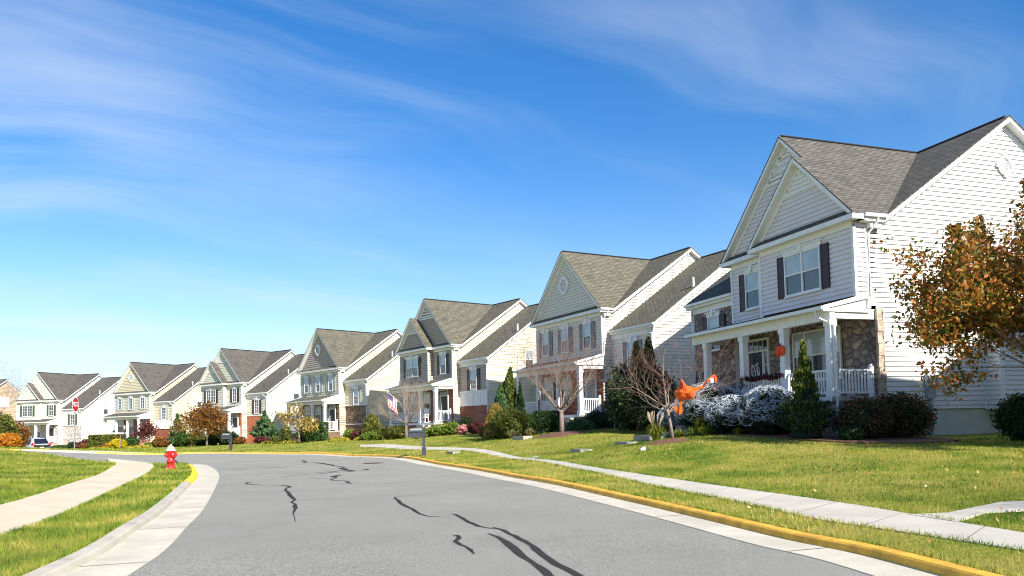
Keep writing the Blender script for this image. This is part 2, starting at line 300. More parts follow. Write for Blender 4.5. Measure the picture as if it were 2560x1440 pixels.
def textmesh(body,size,name,mat,parent=None,mirror=True,ext=.002):
    cu=bpy.data.curves.new(name,'FONT'); cu.body=body; cu.size=size; cu.align_x='CENTER'; cu.align_y='CENTER'; cu.extrude=ext; cu.offset=size*.012
    t=bpy.data.objects.new(name+'_tmp',cu); C.objects.link(t); dg=bpy.context.evaluated_depsgraph_get(); me=bpy.data.meshes.new_from_object(t.evaluated_get(dg)); bpy.data.objects.remove(t)
    if mirror:
        for v in me.vertices: v.co.x=-v.co.x
        me.flip_normals()
    me.name=name; me.materials.clear(); me.materials.append(mat); o=bpy.data.objects.new(name,me); C.objects.link(o); o.parent=parent; return o
# ---------------------------------------------------------------- ground sheets
def inpoly(X,Y,poly):
    ins=np.zeros(X.shape,bool); n=len(poly)
    for i in range(n):
        x0,y0=poly[i]; x1,y1=poly[(i+1)%n]
        if y0==y1: continue
        c=((y0>Y)!=(y1>Y))&(X<(x1-x0)*(Y-y0)/(y1-y0)+x0); ins^=c
    return ins
def resample(P,step):
    out=[]
    for a,b in zip(P[:-1],P[1:]):
        L_=math.hypot(b[0]-a[0],b[1]-a[1]); n=max(1,int(L_/step(0.5*(a[1]+b[1])) if callable(step) else L_/step))
        out+=[(a[0]+(b[0]-a[0])*i/n,a[1]+(b[1]-a[1])*i/n) for i in range(n)]
    return out+[P[-1]]
def smooth(P,k=3):
    """Catmull-Rom through points"""
    out=[]; n=len(P)
    for i in range(n-1):
        p0=P[max(i-1,0)];p1=P[i];p2=P[i+1];p3=P[min(i+2,n-1)]
        for j in range(k):
            t=j/k; out.append(tuple(.5*((2*p1[a])+(-p0[a]+p2[a])*t+(2*p0[a]-5*p1[a]+4*p2[a]-p3[a])*t*t+(-p0[a]+3*p1[a]-3*p2[a]+p3[a])*t**3) for a in (0,1)))
    return out+[P[-1]]
def sheet(name,poly,mat,off,step,skirt=0.):
    """polygon draped on the ground field"""
    B=resample(list(poly)+[poly[0]],lambda y:max(.5,step*1.2 if y<60 else 6))[:-1]
    xs=[p[0] for p in B]; ys=[p[1] for p in B]; pts=[]
    y=min(ys)
    while y<max(ys):
        st=step*(1 if y<60 else 5); x=min(xs)
        X=np.arange(min(xs),max(xs),st); Yv=np.full(X.shape,y+st*.31); ok=inpoly(X,Yv,B); pts+=list(zip(X[ok],Yv[ok])); y+=st
    vin=[Vector((float(a),float(b))) for a,b in B]+[Vector((float(a),float(b))) for a,b in pts]; nb=len(B)
    r=delaunay_2d_cdt(vin,[(i,(i+1)%nb) for i in range(nb)],[list(range(nb))],1,1e-4)
    V=np.array([(v.x,v.y) for v in r[0]]); Z=Fv(V[:,0],V[:,1])+off; mb=MB()
    me=bpy.data.meshes.new(name); vv=[(float(a),float(b),float(z)) for (a,b),z in zip(V,Z)]; ff=[list(f) for f in r[2]]
    if skirt:
        k=len(vv); idx=list(range(nb)); bz=Fv(np.array(xs),np.array(ys))+off
        for i in range(nb): vv.append((B[i][0],B[i][1],float(bz[i]))); vv.append((B[i][0],B[i][1],float(bz[i])-skirt))
        for i in range(nb):
            j=(i+1)%nb; ff.append([k+2*i,k+2*j,k+2*j+1,k+2*i+1])
    me.from_pydata(vv,[],ff); me.update(); me.materials.append(mat)
    for p in me.polygons: p.use_smooth=True
    o=bpy.data.objects.new(name,me); C.objects.link(o); o['kind']='structure'; return o
def strip(name,A,B_,mat,offa,offb,extra=None,mats=None):
    """band between two polylines with the same count; extra = profile list of (t,off) across"""
    prof=extra or [(0,offa),(1,offb)]; mb=MB(); rows=[]
    n=len(A)
    for t,o in prof:
        X=np.array([a[0]+(b[0]-a[0])*t for a,b in zip(A,B_)]); Y=np.array([a[1]+(b[1]-a[1])*t for a,b in zip(A,B_)]); Z=Fv(X,Y)+o
        rows.append([(float(x),float(y),float(z)) for x,y,z in zip(X,Y,Z)])
    for r0,r1 in zip(rows[:-1],rows[1:]):
        for i in range(n-1): 
            q=[r0[i],r0[i+1],r1[i+1],r1[i]]
            if nrm(q)[2]<0: q=q[::-1]
            mb.poly(q)
    o=mb.build(name,mat); return o
def offset(P,d):
    out=[]
    for i in range(len(P)):
        a=P[max(i-1,0)];b=P[min(i+1,len(P)-1)]; dx,dy=b[0]-a[0],b[1]-a[1]; l=math.hypot(dx,dy) or 1
        out.append((P[i][0]-dy/l*d,P[i][1]+dx/l*d))
    return out
# right kerb line (foot of the kerb), from behind the camera forward and round to the left
RC=[(6.4,-12),(5.3,-4),(4.35,2),(3.85,5.5)]+[G(x,y,0) for x,y in [(2174,1394),(1975,1351),(1787,1304),(1600,1259),(1430,1222),(1300,1195),(1200,1177.5),(1000,1149),(900,1141),(800,1136.5),(700,1134.5),(600,1134),(480,1134.5)]]
RC+=[(-21.5,46.8),(-24,44.6),(-30,42.6),(-45,40.5),(-90,38)]
RC=smooth(RC,4)
# left kerb foot
LC=[(-2.6,-12),(-2.9,-3),(-3.6,3)]+[G(x,y,0) for x,y in [(156,1440),(274,1375),(345,1322),(415,1272),(478,1210),(494,1189),(490,1176),(470,1163)]]
LC+=[(-15.2,33.6),(-17,35),(-20,36),(-30,35.2),(-45,33),(-90,30)]
LC=smooth(LC,4)
nRoadR=[i for i,p in enumerate(RC) if p[1]>=46.5][0]
CH=.095 # kerb height
g=MB(); # big ground sheet to the horizon
gx=np.concatenate([[-900,-400,-200],np.arange(-120,71,5.),[120,300,900]]); gy=np.concatenate([[-600,-200,-60],np.arange(-15,151,5.),[220,500,1600]])
XX,YY=np.meshgrid(gx,gy); ZZ=Fv(XX,YY)-.4; nx,ny=len(gx),len(gy)
fc=[];
for j in range(ny-1):
    for i in range(nx-1): fc+=[j*nx+i,j*nx+i+1,(j+1)*nx+i+1,(j+1)*nx+i]
o=npmesh('ground',np.stack([XX.ravel(),YY.ravel(),ZZ.ravel()],1),fc,4,LAWN); o['kind']='structure'
sheet('road',offset(RC,-.02)+[(-95,38),(-95,30)]+offset(LC,.02)[::-1],ASPH,-CH,1.2)
# concrete gutter pans
rp_=offset(RC,.52); strip('gutter',RC,rp_,PAN,-CH+.010,-CH+.006)['kind']='structure'
LCn=[p for p in LC]; i_l=max(i for i,p in enumerate(LC) if p[1]<=32)
k=len(LC); wd=[.62 if p[1]<24 else .62 for p in LC]
lp=[(p[0],p[1]) for p in offset(LC,-.66)]; strip('gutter',LC,lp,PAN,-CH+.010,-CH+.006)['kind']='structure'
# kerbs: right one painted yellow, left one plain with a short yellow piece
KP=[(0,-CH+.01),(.12,-.02),(.25,-.002),(1,.004),(1,-.12)]
strip('kerb',RC,offset(RC,-.17),YEL,0,0,KP)['kind']='structure'
iy0=min(range(len(LC)),key=lambda i:math.dist(LC[i],G(478,1212,0))); iy1=min(range(len(LC)),key=lambda i:math.dist(LC[i],G(476,1165,0)))
LB=offset(LC,.2)
strip('kerb',LC[:iy0+1],LB[:iy0+1],CURBG,0,0,KP)['kind']='structure'
strip('kerb',LC[iy0:iy1+1],LB[iy0:iy1+1],YELB,0,0,KP)['kind']='structure'
strip('kerb',LC[iy1:],LB[iy1:],CURBG,0,0,KP)['kind']='structure'
# lawns
RLAWN=offset(RC,-.165)+[(-95,36.5),(-160,60),(-160,170),(130,170),(130,-12)]
LLAWN=offset(LC,.195)+[(-95,31),(-95,-12)]
sheet('lawn',RLAWN,LAWN,0,1.,.1); sheet('lawn',LLAWN,LAWN,0,1.,.1)
# pavements
def pave(name,near,far,mat,th=.014):
    n=40; A=smooth(near,6); B_=smooth(far,6)
    def rs(P,n):
        d=[0]
        for a,b in zip(P[:-1],P[1:]): d.append(d[-1]+math.dist(a,b))
        T=np.linspace(0,d[-1],n); return list(zip(np.interp(T,d,[p[0] for p in P]),np.interp(T,d,[p[1] for p in P])))
    A=rs(A,n);B_=rs(B_,n)
    o=strip(name,A,B_,mat,0,0,[(0,-.1),(0,th-.004),(.03,th),(.97,th),(1,th-.004),(1,-.1)]); o['kind']='structure'; return A,B_
z1=.11
sA=[(6.6,-12),(5.6,-2),(5.1,4)]+[G(x,y,z1) for x,y in [(2560,1375),(2087,1304),(1825,1249),(1600,1209),(1400,1170),(1200,1143),(1000,1129.5),(900,1125.5)]]
sB=[(7.9,-12),(6.9,-2),(6.15,5)]+[G(x,y,z1) for x,y in [(2560,1333),(2162,1265),(1881,1228),(1600,1192),(1400,1163),(1200,1138),(1000,1125.5),(900,1122.5)]]
pA,pB=pave('pavement',sA,sB,CONC)
lA=[(-4.9,-12),(-5.1,-2),(-5.6,5)]+[G(x,y,z1) for x,y in [(0,1338),(141,1291),(267,1235),(330,1206),(366,1187),(388,1170),(380,1155)]]
lB=[(-6.2,-12),(-6.5,-2),(-7.2,6)]+[G(x,y,z1) for x,y in [(0,1266),(90,1241),(176,1213),(240,1192),(270,1178),(287,1164),(268,1153)]]
qA,qB=pave('pavement',lA,lB,CONCL)
def joints(name,A,B_,gap,off,mat,w_=.012,ymax=45):
    mb=MB(); d=0; last=0
    for i in range(1,len(A)):
        d+=math.dist(A[i-1],A[i])
        if d-last<gap or not(-2<A[i][1]<ymax): continue
        last=d; a,b=A[i],B_[i]; dx,dy=A[i][0]-A[i-1][0],A[i][1]-A[i-1][1]; l=math.hypot(dx,dy) or 1; dx*=w_/l;dy*=w_/l; P=[]
        for t in (0,.5,1): x,y=a[0]+(b[0]-a[0])*t,a[1]+(b[1]-a[1])*t; z=F(x,y)+off; P.append(((x,y,z),(x+dx,y+dy,z)))
        for p,q in zip(P[:-1],P[1:]):
            f=[p[0],p[1],q[1],q[0]]; mb.poly(f if nrm(f)[2]>0 else f[::-1])
    o=mb.build(name,mat); o['kind']='structure'
JM=pm('joint_dirt',(.16,.135,.10),.95)
def dens(P,st=.3): return resample(P,st)
def pair(A,B_,k=220):
    def rs(P):
        d=[0]
        for a,b in zip(P[:-1],P[1:]): d.append(d[-1]+math.dist(a,b))
        T=np.linspace(0,d[-1],k); return list(zip(np.interp(T,d,[p[0] for p in P]),np.interp(T,d,[p[1] for p in P])))
    return rs(A),rs(B_)
joints('pavement_joints',*pair(pA,pB),1.4,.0185,JM); joints('pavement_joints',*pair(qA,qB),1.4,.0185,JM)
joints('gutter_joints',*pair(RC,rp_,300),3.,-CH+.015,JM,.02); joints('gutter_joints',*pair(LC,lp,300),3.,-CH+.015,JM,.02)
joints('kerb_joints',*pair(offset(RC,-.045),offset(RC,-.165),300),3.,.011,pm('joint_yellow',(.35,.2,.03),.9),.02)
joints('kerb_joints',*pair(offset(LC,.045),offset(LC,.195),300),3.,.011,JM,.015)
# front walk of the nearest house and its step
def slab(name,pts,off,mat,th=.2,kind='structure'):
    mb=MB(); zt=[F(*p)+off for p in pts]; top=[(p[0],p[1],z) for p,z in zip(pts,zt)]
    if nrm(top)[2]<0: top=top[::-1]
    mb.prism(top,(0,0,-th)); o=mb.build(name,mat)
    if kind: o['kind']=kind
    return o
slab('walkway',[G(2268,1285,.12),G(2391,1303,.12),G(2462,1279,.14),G(2560,1272,.16),(8.3,9.6),(8.6,10.9),G(2500,1248,.2),G(2369,1277,.15)],.022,CONC)
WALKPOLY=[G(2268,1285,.12),G(2391,1303,.12),G(2462,1279,.14),G(2560,1272,.16),(8.3,9.6),(8.6,10.9),G(2500,1248,.2),G(2369,1277,.15)]
# apron and ramps at the side street
slab('pavement',[(-25.5,43.6),(-22.6,45.6),(-21.9,47.0),(-23.4,46.8),(-27,44.9),(-34,43.6),(-34,42.6),(-29,42.9)],.016,CONCL)
# ---------------------------------------------------------------- houses
WB,HE,HA,YM,OF,OS,YW,HW,WW=7.39,6.0,10.02,6.5,.33,.36,.65,4.71,3.76
YE=.6; PM=(HA-HE)/(YM-YE); PG=(HA-HE)/(WB/2+OS); YRW=7.2; PWG=.693
def front(c): return (0,c,1,0,0,-1)
def side(c,sgn=1): return (c,0,0,1,sgn,0)
def bf(mb,fr,u0,u1,z0,z1,d0,d1,m=0):
    ox,oy,ux,uy,nx,ny=fr
    a=(ox+ux*u0+nx*d0,oy+uy*u0+ny*d0); b=(ox+ux*u1+nx*d1,oy+uy*u1+ny*d1)
    mb.box(a[0],b[0],a[1],b[1],z0,z1,m)
def fpoly(mb,fr,pts,d=0.,m=0):
    ox,oy,ux,uy,nx,ny=fr; q=[(ox+ux*u+nx*d,oy+uy*u+ny*d,z) for u,z in pts]; n=nrm(q)
    if n[0]*nx+n[1]*ny<0: q=q[::-1]
    mb.poly(q,m)
def clipz(P,a,keep_above):
    out=[]
    for i in range(len(P)):
        p,q=P[i],P[(i+1)%len(P)]; ip=(p[1]>=a) if keep_above else (p[1]<=a); iq=(q[1]>=a) if keep_above else (q[1]<=a)
        if ip: out.append(p)
        if ip!=iq: t=(a-p[1])/(q[1]-p[1]); out.append((p[0]+(q[0]-p[0])*t,a))
    return out
def siding(mb,fr,P,course,lip=.02,m=0):
    """lapped boards: each course leans out to its lower edge, with an open groove under it"""
    ox,oy,ux,uy,nx,ny=fr; z0=min(p[1] for p in P); z1=max(p[1] for p in P); k=math.floor(z0/course); g=.23*course
    def put(Q,f):
        if len(Q)<3: return
        q=[(ox+ux*u+nx*f(z),oy+uy*u+ny*f(z),z) for u,z in Q]; n=nrm(q)
        mb.poly(q[::-1] if n[0]*nx+n[1]*ny<0 else q,m)
    while k*course<z1:
        a,b=k*course,(k+1)*course; k+=1
        Q=clipz(clipz(P,a,True),b-g,False); put(Q,lambda z:lip*(1-.55*(z-a)/course)+.001)
        put(clipz(clipz(P,b-g,True),b,False),lambda z:.001)
        for zz,e in ((a,lip+.001),(b-g,lip*(1-.55*(b-g-a)/course)+.001)):
            us=[u for u,z in Q if abs(z-zz)<1e-6]
            if len(us)>=2:
                u0,u1=min(us),max(us)
                mb.poly([(ox+ux*u0,oy+uy*u0,zz),(ox+ux*u1,oy+uy*u1,zz),(ox+ux*u1+nx*e,oy+uy*u1+ny*e,zz),(ox+ux*u0+nx*e,oy+uy*u0+ny*e,zz)],m)
def window(par,fr,u0,u1,z0,z1,twin=False,grid=0,sh=None,lintel=True,shutters=(1,1),wmat=None,door=False):
    fr=(fr[0]+fr[4]*.036,fr[1]+fr[5]*.036)+tuple(fr[2:]); W=wmat or WHITE; mb=MB(); t=.055; DD=.03
    bf(mb,fr,u0,u0+t,z0,z1,0,.07); bf(mb,fr,u1-t,u1,z0,z1,0,.07); bf(mb,fr,u0+t,u1-t,z1-t,z1,0,.07); bf(mb,fr,u0+t,u1-t,z0,z0+t,0,.07)
    bf(mb,fr,u0-.03,u1+.03,z0-.05,z0-.002,0,.09)
    zm=(z0+z1)/2; segs=[(u0+t,u1-t)]
    if twin==3: w_=(u1-u0); a,b=u0+w_*.27,u1-w_*.27; segs=[(u0+t,a-.04),(a+.04,b-.04),(b+.04,u1-t)]; bf(mb,fr,a-.04,a+.04,z0+t,z1-t,0,.068); bf(mb,fr,b-.04,b+.04,z0+t,z1-t,0,.068)
    elif twin: um=(u0+u1)/2; segs=[(u0+t,um-.035),(um+.035,u1-t)]; bf(mb,fr,um-.035,um+.035,z0+t,z1-t,0,.068)
    for a,b in segs:
        bf(mb,fr,a,b,zm-.025,zm+.025,.0,.06)
        if grid:
            c=(a+b)/2; bf(mb,fr,c-.012,c+.012,zm+.025,z1-t,0,.045); bf(mb,fr,c-.012,c+.012,z0+t,zm-.025,0,.04)
            for zz in ((zm+z1)/2,(zm+z0)/2): bf(mb,fr,a,b,zz-.012,zz+.012,0,.042)
    w_=mb.build('window',W,par)
    pb=MB()
    for a,b in segs: fpoly(pb,fr,[(a,zm),(b,zm),(b,z1-t),(a,z1-t)],.03,0); fpoly(pb,fr,[(a,z0+t),(b,z0+t),(b,zm),(a,zm)],.018,1)
    pb.build('pane',[BLIND,GLASS] if not grid else [GLASS,GLASS],w_)
    if lintel:
        lb=MB(); bf(lb,fr,u0-.06,u1+.06,z1+.002,z1+.16,0,.075); bf(lb,fr,u0-.11,u1+.11,z1+.162,z1+.22,0,.12)
        um=(u0+u1)/2; ox,oy,ux,uy,nx,ny=fr
        q=[(um-.06,z1+.004),(um+.06,z1+.004),(um+.1,z1+.27),(um-.1,z1+.27)]; lb.prism([(ox+ux*u+nx*.15,oy+uy*u+ny*.15,z) for u,z in q],(-nx*.14,-ny*.14,0)); lb.build('lintel',W,w_)
    if sh:
        for k,(a,b) in enumerate(((u0-.4,u0-.035),(u1+.035,u1+.4))):
            if not shutters[k]: continue
            sb=MB(); bf(sb,fr,a,b,z0-.02,z1+.02,0,.035)
            for za,zb in ((z0+.05,zm-.04),(zm+.04,z1-.05)): bf(sb,fr,a+.05,b-.05,za,zb,.036,.05)
            bf(sb,fr,a,a+.045,z0-.02,z1+.02,.036,.056); bf(sb,fr,b-.045,b,z0-.02,z1+.02,.036,.056)
            sb.build('shutter',sh,par)
    return w_
def door(par,fr,u0,u1,zt,dmat,sl=(.3,.3),trans=True,glassd=False):
    """door u0..u1 with side lights and a transom up to zt"""
    mb=MB(); a,b=u0-sl[0]-.12,u1+sl[1]+.12; h=2.05
    bf(mb,fr,a,a+.07,0.01,zt,0,.08); bf(mb,fr,b-.07,b,0.01,zt,0,.08); bf(mb,fr,a-.04,b+.04,zt+.001,zt+.1,0,.1)
    bf(mb,fr,u0-.06,u0,0.01,h,0,.07); bf(mb,fr,u1,u1+.06,0.01,h,0,.07); bf(mb,fr,a+.07,b-.07,h+.001,h+.07,0,.075)
    gl=MB()
    if trans:
        n=5; w_=(b-a-.14)/n
        for i in range(1,n): bf(mb,fr,a+.07+i*w_-.012,a+.07+i*w_+.012,h+.072,zt,0,.045)
        fpoly(gl,fr,[(a+.07,h+.07),(b-.07,h+.07),(b-.07,zt),(a+.07,zt)],.02)
    for x0,x1 in ((a+.07,u0-.06),(u1+.06,b-.07)):
        if x1-x0<.1: continue
        bf(mb,fr,x0,x1,.02,.55,0,.05); bf(mb,fr,x0,x0+.05,.552,h,0,.05); bf(mb,fr,x1-.05,x1,.552,h,0,.05)
        for zz in (1.0,1.5): bf(mb,fr,x0+.05,x1-.05,zz,zz+.03,0,.045)
        fpoly(gl,fr,[(x0+.05,.55),(x1-.05,.55),(x1-.05,h),(x0+.05,h)],.02)
    f_=mb.build('door_frame',WHITE,par); gl.build('pane',GLASS,f_)
    db=MB(); bf(db,fr,u0,u1,.03,h,0,.03)
    for i in (0,1):
        x0=u0+.09+i*(u1-u0-.06)/2; x1=x0+(u1-u0)/2-.15
        for za,zb in ((.15,.75),(.9,1.55),(1.67,1.93)): bf(db,fr,x0,x1,za,zb,.031,.045)
    d_=db.build('door',dmat,par)
    hb=MB(); bf(hb,fr,u0+.06,u0+.1,.95,1.05,.03,.09); hb.build('handle',STEEL,d_)
def vent(par,fr,u,z,r):
    fr=(fr[0]+fr[4]*.036,fr[1]+fr[5]*.036)+tuple(fr[2:]); mb=MB(); ox,oy,ux,uy,nx,ny=fr; n=24
    def P(rr,a,d): return (ox+ux*(u+rr*math.cos(a))+nx*d,oy+uy*(u+rr*math.cos(a))+ny*d,z+rr*math.sin(a))
    for i in range(n):
        a,b=2*math.pi*i/n,2*math.pi*(i+1)/n
        for q in ([P(r,a,.07),P(r,b,.07),P(r*.72,b,.07),P(r*.72,a,.07)],[P(r,a,0),P(r,b,0),P(r,b,.07),P(r,a,.07)],[P(r*.72,a,.07),P(r*.72,b,.07),P(r*.72,b,.01),P(r*.72,a,.01)]): mb.poly(q)
    for k in range(4):
        a=k*math.pi/2; u2,z2=u+r*.95*math.cos(a),z+r*.95*math.sin(a); bf(mb,fr,u2-.09,u2+.09,z2-.09,z2+.09,.001,.09)
    for k in range(7):
        zz=-r*.62+k*r*1.24/6; hw=math.sqrt(max(.0001,(r*.74)**2-zz*zz)); bf(mb,fr,u-hw,u+hw,z+zz-.012,z+zz+.03,.005,.045)
    mb.build('gable_vent',WHITE,par)
def railing(par,p0,p1,z=0,h=.9,post=None):
    mb=MB(); L_=math.dist(p0,p1); dx,dy=(p1[0]-p0[0])/L_,(p1[1]-p0[1])/L_
    def bar(a,b,za,zb,w):
        x0,y0=p0[0]+dx*a,p0[1]+dy*a; x1,y1=p0[0]+dx*b,p0[1]+dy*b; px,py=-dy*w/2,dx*w/2
        mb.prism([(x0+px,y0+py,zb),(x1+px,y1+py,zb),(x1-px,y1-py,zb),(x0-px,y0-py,zb)],(0,0,za-zb))
    bar(0,L_,z+h-.07,z+h,.08); bar(0,L_,z+.1,z+.16,.06); n=int(L_/.125)
    for i in range(1,n): bar(L_*i/n-.02,L_*i/n+.02,z+.161,z+h-.071,.04)
    if post:
        q=[p0,p1][post-1]; mb.box(q[0]-.06,q[0]+.06,q[1]-.06,q[1]+.06,z,z+h+.12); mb.box(q[0]-.04,q[0]+.04,q[1]-.04,q[1]+.04,z+h+.12,z+h+.17)
    mb.build('railing',WHITE,par)
def plane(rt,tt,pts):
    """roof plane: shingles on top, white slab (fascia, soffit) under"""
    n=nrm(pts)
    if n[2]<0: pts=pts[::-1]
    rt.prism([(p[0],p[1],p[2]+.02) for p in pts],(0,0,-.05)); cx=sum(p[0] for p in pts)/len(pts); cy=sum(p[1] for p in pts)/len(pts)
    q=[(p[0]+(cx-p[0])*.006,p[1]+(cy-p[1])*.006,p[2]-.031) for p in pts]; tt.prism(q,(0,0,-.17))
def dspout(par,pts,r=.04):
    mb=MB(); mb.tube(pts,r,6); mb.build('downspout',WHITE,par)
def gut(root,*a): g=MB(); g.box(*a); g.build('gutter',WHITE,root)
def house(pos,yaw,label,kind,c):
    root=thing('house',pos,R(yaw),label,'house','houses along the street')
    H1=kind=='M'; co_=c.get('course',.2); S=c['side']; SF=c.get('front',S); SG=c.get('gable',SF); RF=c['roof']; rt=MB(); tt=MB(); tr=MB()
    first=c['first']; xl=-WB-OS; xa=-WB/2; lip=c.get('lip',.045)
    y1f=.29 if H1 else 0.
    # walls
    ws=MB(); wf=MB(); wg=MB(); st=MB(); fo=MB(); YB=2*YM-YE
    sidep=[(0,-.45),(YB,-.45),(YB,HE),(YM,HA-.08),(YE,HE-.06),(0,HE-.06)]
    siding(ws,side(0),sidep if not H1 else [(0,2.9),(YE,HE-.06),(0,HE-.06)],co_,lip)
    if H1: siding(ws,side(0),[(.29,-.45),(YB,-.45),(YB,HE),(YM,HA-.08),(YE,HE-.06),(0,HE-.06),(0,3.),(.29,3.)],co_,lip)
    siding(ws,side(-WB,-1),sidep,co_,lip)
    fo.box(-WB+.02,-.03,.03 if not H1 else .32,YB-.02,-3,-.452); fo.box(-WB+.02,-.03,YB-.1,YB-.03,-.45,HE-.1)
    # upper front
    siding(wf,front(0),[(-WB,2.9),(0,2.9),(0,5.62),(-WB,5.62)],co_,lip)
    # gable triangle above the skirt roof
    siding(wg,front(0),[(-WB,6.0),(0,6.0),(xa+.0,HA-.13)],co_,lip)
    if H1: fpoly(st,front(y1f),[(-WB,-3),(0,-3),(0,2.9),(-WB,2.9)]); fpoly(st,side(0),[(.29,-3),(.55,-3),(.55,2.9),(.29,2.9)],.05); fpoly(st,front(.27),[(-.01,-3),(.05,-3),(.05,2.9),(-.01,2.9)],.0)
    else: fpoly(st,front(y1f),[(-WB,-3),(0,-3),(0,2.9),(-WB,2.9)],.01); 
    if not H1 and c.get('pier'): # brick or stone returns on the side wall
        zt=c['pier']; fpoly(st,side(0),[(-.01,-3),(YW,-3),(YW,zt),(-.01,zt)],.03); st.box(-.3,.03,-.05,.0,-3,zt); tr.box(-.35,.06,-.07,YW,zt+.001,zt+.05)
    tr.box(-WB,0,-.06,-.0,5.6,5.8); tr.box(-WB-.01,.02,-.03,-.0,2.86,2.95) if not H1 else None
    for x in (-WB,0): tr.box(x-.055,x+.055,-.06,.06,2.9,5.6)
    if not H1 and first in ('siding',): pass
    # roof planes
    gy=-OF
    bigR=[(xa,gy,HA),(OS,gy,HE),(OS,YE,HE),(xa,YM,HA)]; bigL=[(xa,gy,HA),(xl,gy,HE),(xl,YE,HE),(xa,YM,HA)]
    if H1: pass
    plane(rt,tt,bigR); plane(rt,tt,bigL)
    plane(rt,tt,[(OS,YE,HE),(OS,YM,HA),(xa,YM,HA)]); plane(rt,tt,[(xl,YE,HE),(xl,YM,HA),(xa,YM,HA)])
    plane(rt,tt,[(xl,YM,HA),(OS,YM,HA),(OS,YB+.3,HE-.2),(xl,YB+.3,HE-.2)])
    rt.tube([(xa,gy+.1,HA+.03),(xa,YM,HA+.03)],.06,4,1); rt.tube([(xl+.1,YM,HA+.03),(OS-.2,YM,HA+.03)],.06,4,1)
    # skirt roof, fascia, soffit
    def skirt(x0,x1,y):
        rt.prism([(x0,y-OF,HE),(x1,y-OF,HE),(x1-.3,y,HE+.24),(x0+.3,y,HE+.24)],(0,0,-.03))
        tt.box(x0+.02,x1-.02,y-OF+.0,y-OF+.03,HE-.2,HE-.032); tt.box(x0+.02,x1-.02,y-OF+.03,y,HE-.2,HE-.17)
    small=None
    if kind in('B',): small=(xl,xl+5.27)
    if H1: small=(OS-5.57,OS)
    if small:
        a,b=small; p=.49; hy=-p; sw=b-a; ap=HE+sw/2*PG; am=(a+b)/2
        w0,w1=a+OS,b-OS
        siding(wf,front(hy),[(w0,3.32 if H1 else 3.2),(w1,3.32 if H1 else 3.2),(w1,5.62),(w0,5.62)],co_,lip,0)
        siding(wg,front(hy),[(w0,6.0),(w1,6.0),(am,ap-.13)],co_,lip)
        for xx,sg in ((w0,-1),(w1,1)): siding(wf,side(xx,sg),[(hy,3.2),(0,3.2),(0,5.8),(hy,5.8)],co_,lip)
        tr.box(w0,w1,hy-.06,hy,5.6,5.8); tt.box(w0,w1,hy,0,3.2,3.24)
        for x in (w0,w1): tr.box(x-.055,x+.055,hy-.06,hy+.05,3.2,5.6)
        if H1:
            plane(rt,tt,[(am,hy-OF,ap),(b,hy-OF,HE),(b,gy,HE),(am,gy,ap)]); plane(rt,tt,[(am,hy-OF,ap),(a,hy-OF,HE),(a,.0,HE),(am,.0,ap)])
        else:
            plane(rt,tt,[(am,hy-OF,ap),(a,hy-OF,HE),(a,gy,HE),(am,gy,ap)]); plane(rt,tt,[(am,hy-OF,ap),(b,hy-OF,HE),(b,.0,HE),(am,.0,ap)])
        skirt(a,b,hy); skirt(*( (xl,a+.1) if H1 else (b-.1,OS)),0)
    else: skirt(xl,OS,0)
    # louvred gable tops with a belt board on the nested gables
    def gtop(y,am,ap,h,w_):
        tr.box(am-w_,am+w_,y-.07,y-.0,ap-h-.12,ap-h)
        for k in range(5):
            zz=ap-h+.06+k*(h-.35)/5; hw=(ap-.18-zz)/PG-.18
            if hw>.05: tr.box(am-hw,am+hw,y-.06,y-.015,zz,zz+.09)
    if small: gtop(0,xa,HA,1.5,1.28); gtop(-.49,(small[0]+small[1])/2,ap,1.15,.98)
    # inner rake boards
    for (am,apx,y,half) in ([(xa,HA,0,WB/2)]+([((small[0]+small[1])/2,ap,-.49,(small[1]-small[0])/2-OS)] if small else [])):
        for sg in (-1,1):
            a=(am,apx-.2); b=(am+sg*(half+.1),apx-.2-(half+.1)*PG); tr.prism([(a[0],y-.06,a[1]),(b[0],y-.06,b[1]),(b[0],y-.06,b[1]-.2),(a[0],y-.06,a[1]-.26)],(0,.04,0))
    tr.prism([(.03,YE-.1,HE-.15),(.03,YM,HA-.2),(.03,YM,HA-.4),(.03,YE+.2,HE-.15)],(.03,0,0)); tr.prism([(.03,YB,HE-.4),(.03,YM,HA-.2),(.03,YM,HA-.4),(.03,YB-.2,HE-.45)],(.03,0,0))
    # eave gutters along the side
    gut(root,OS-.02,OS+.09,gy,YE,HE-.12,HE-.01); gut(root,xl-.09,xl+.02,gy,YE,HE-.12,HE-.01); tt.box(0.02,OS-.03,gy+.03,YE-.02,HE-.24,HE-.2); tt.box(0.02,.24,.02,YE-.1,HE-.42,HE-.241)
    dspout(root,[(OS+.03,YE-.4,HE-.13),(OS+.02,YE-.42,HE-.25),(.09,.05,HE-.6),(.09,.05,3.35 if not c.get('nopr') else 2)])
    # wing
    def wing(x0,x1,yw):
        wr=MB(); ye=yw-.23; yb=2*YRW-ye; zr=HW+PWG*(YRW-ye)
        inner,outer=(x0,x1) if abs(x0)<abs(x1) and x0>=0 else (x0,x1)
        lft=x1<0
        ox_=(x0-.35) if lft else x0; o2=x1 if lft else x1+.35
        plane(rt,tt,[(ox_,ye,HW),(o2,ye,HW),(o2,YRW,zr),(ox_,YRW,zr)]); plane(rt,tt,[(ox_,YRW,zr),(o2,YRW,zr),(o2,yb,HW),(ox_,yb,HW)])
        rt.tube([(ox_+.1,YRW,zr+.03),(o2-.1,YRW,zr+.03)],.06,4,1)
        tt.box(ox_,o2,ye+.02,yw,HW-.24,HW-.2); gut(root,ox_,o2,ye-.09,ye+.02,HW-.12,HW-.01); tr.box(x0,x1,yw-.06,yw,HW-.5,HW-.24)
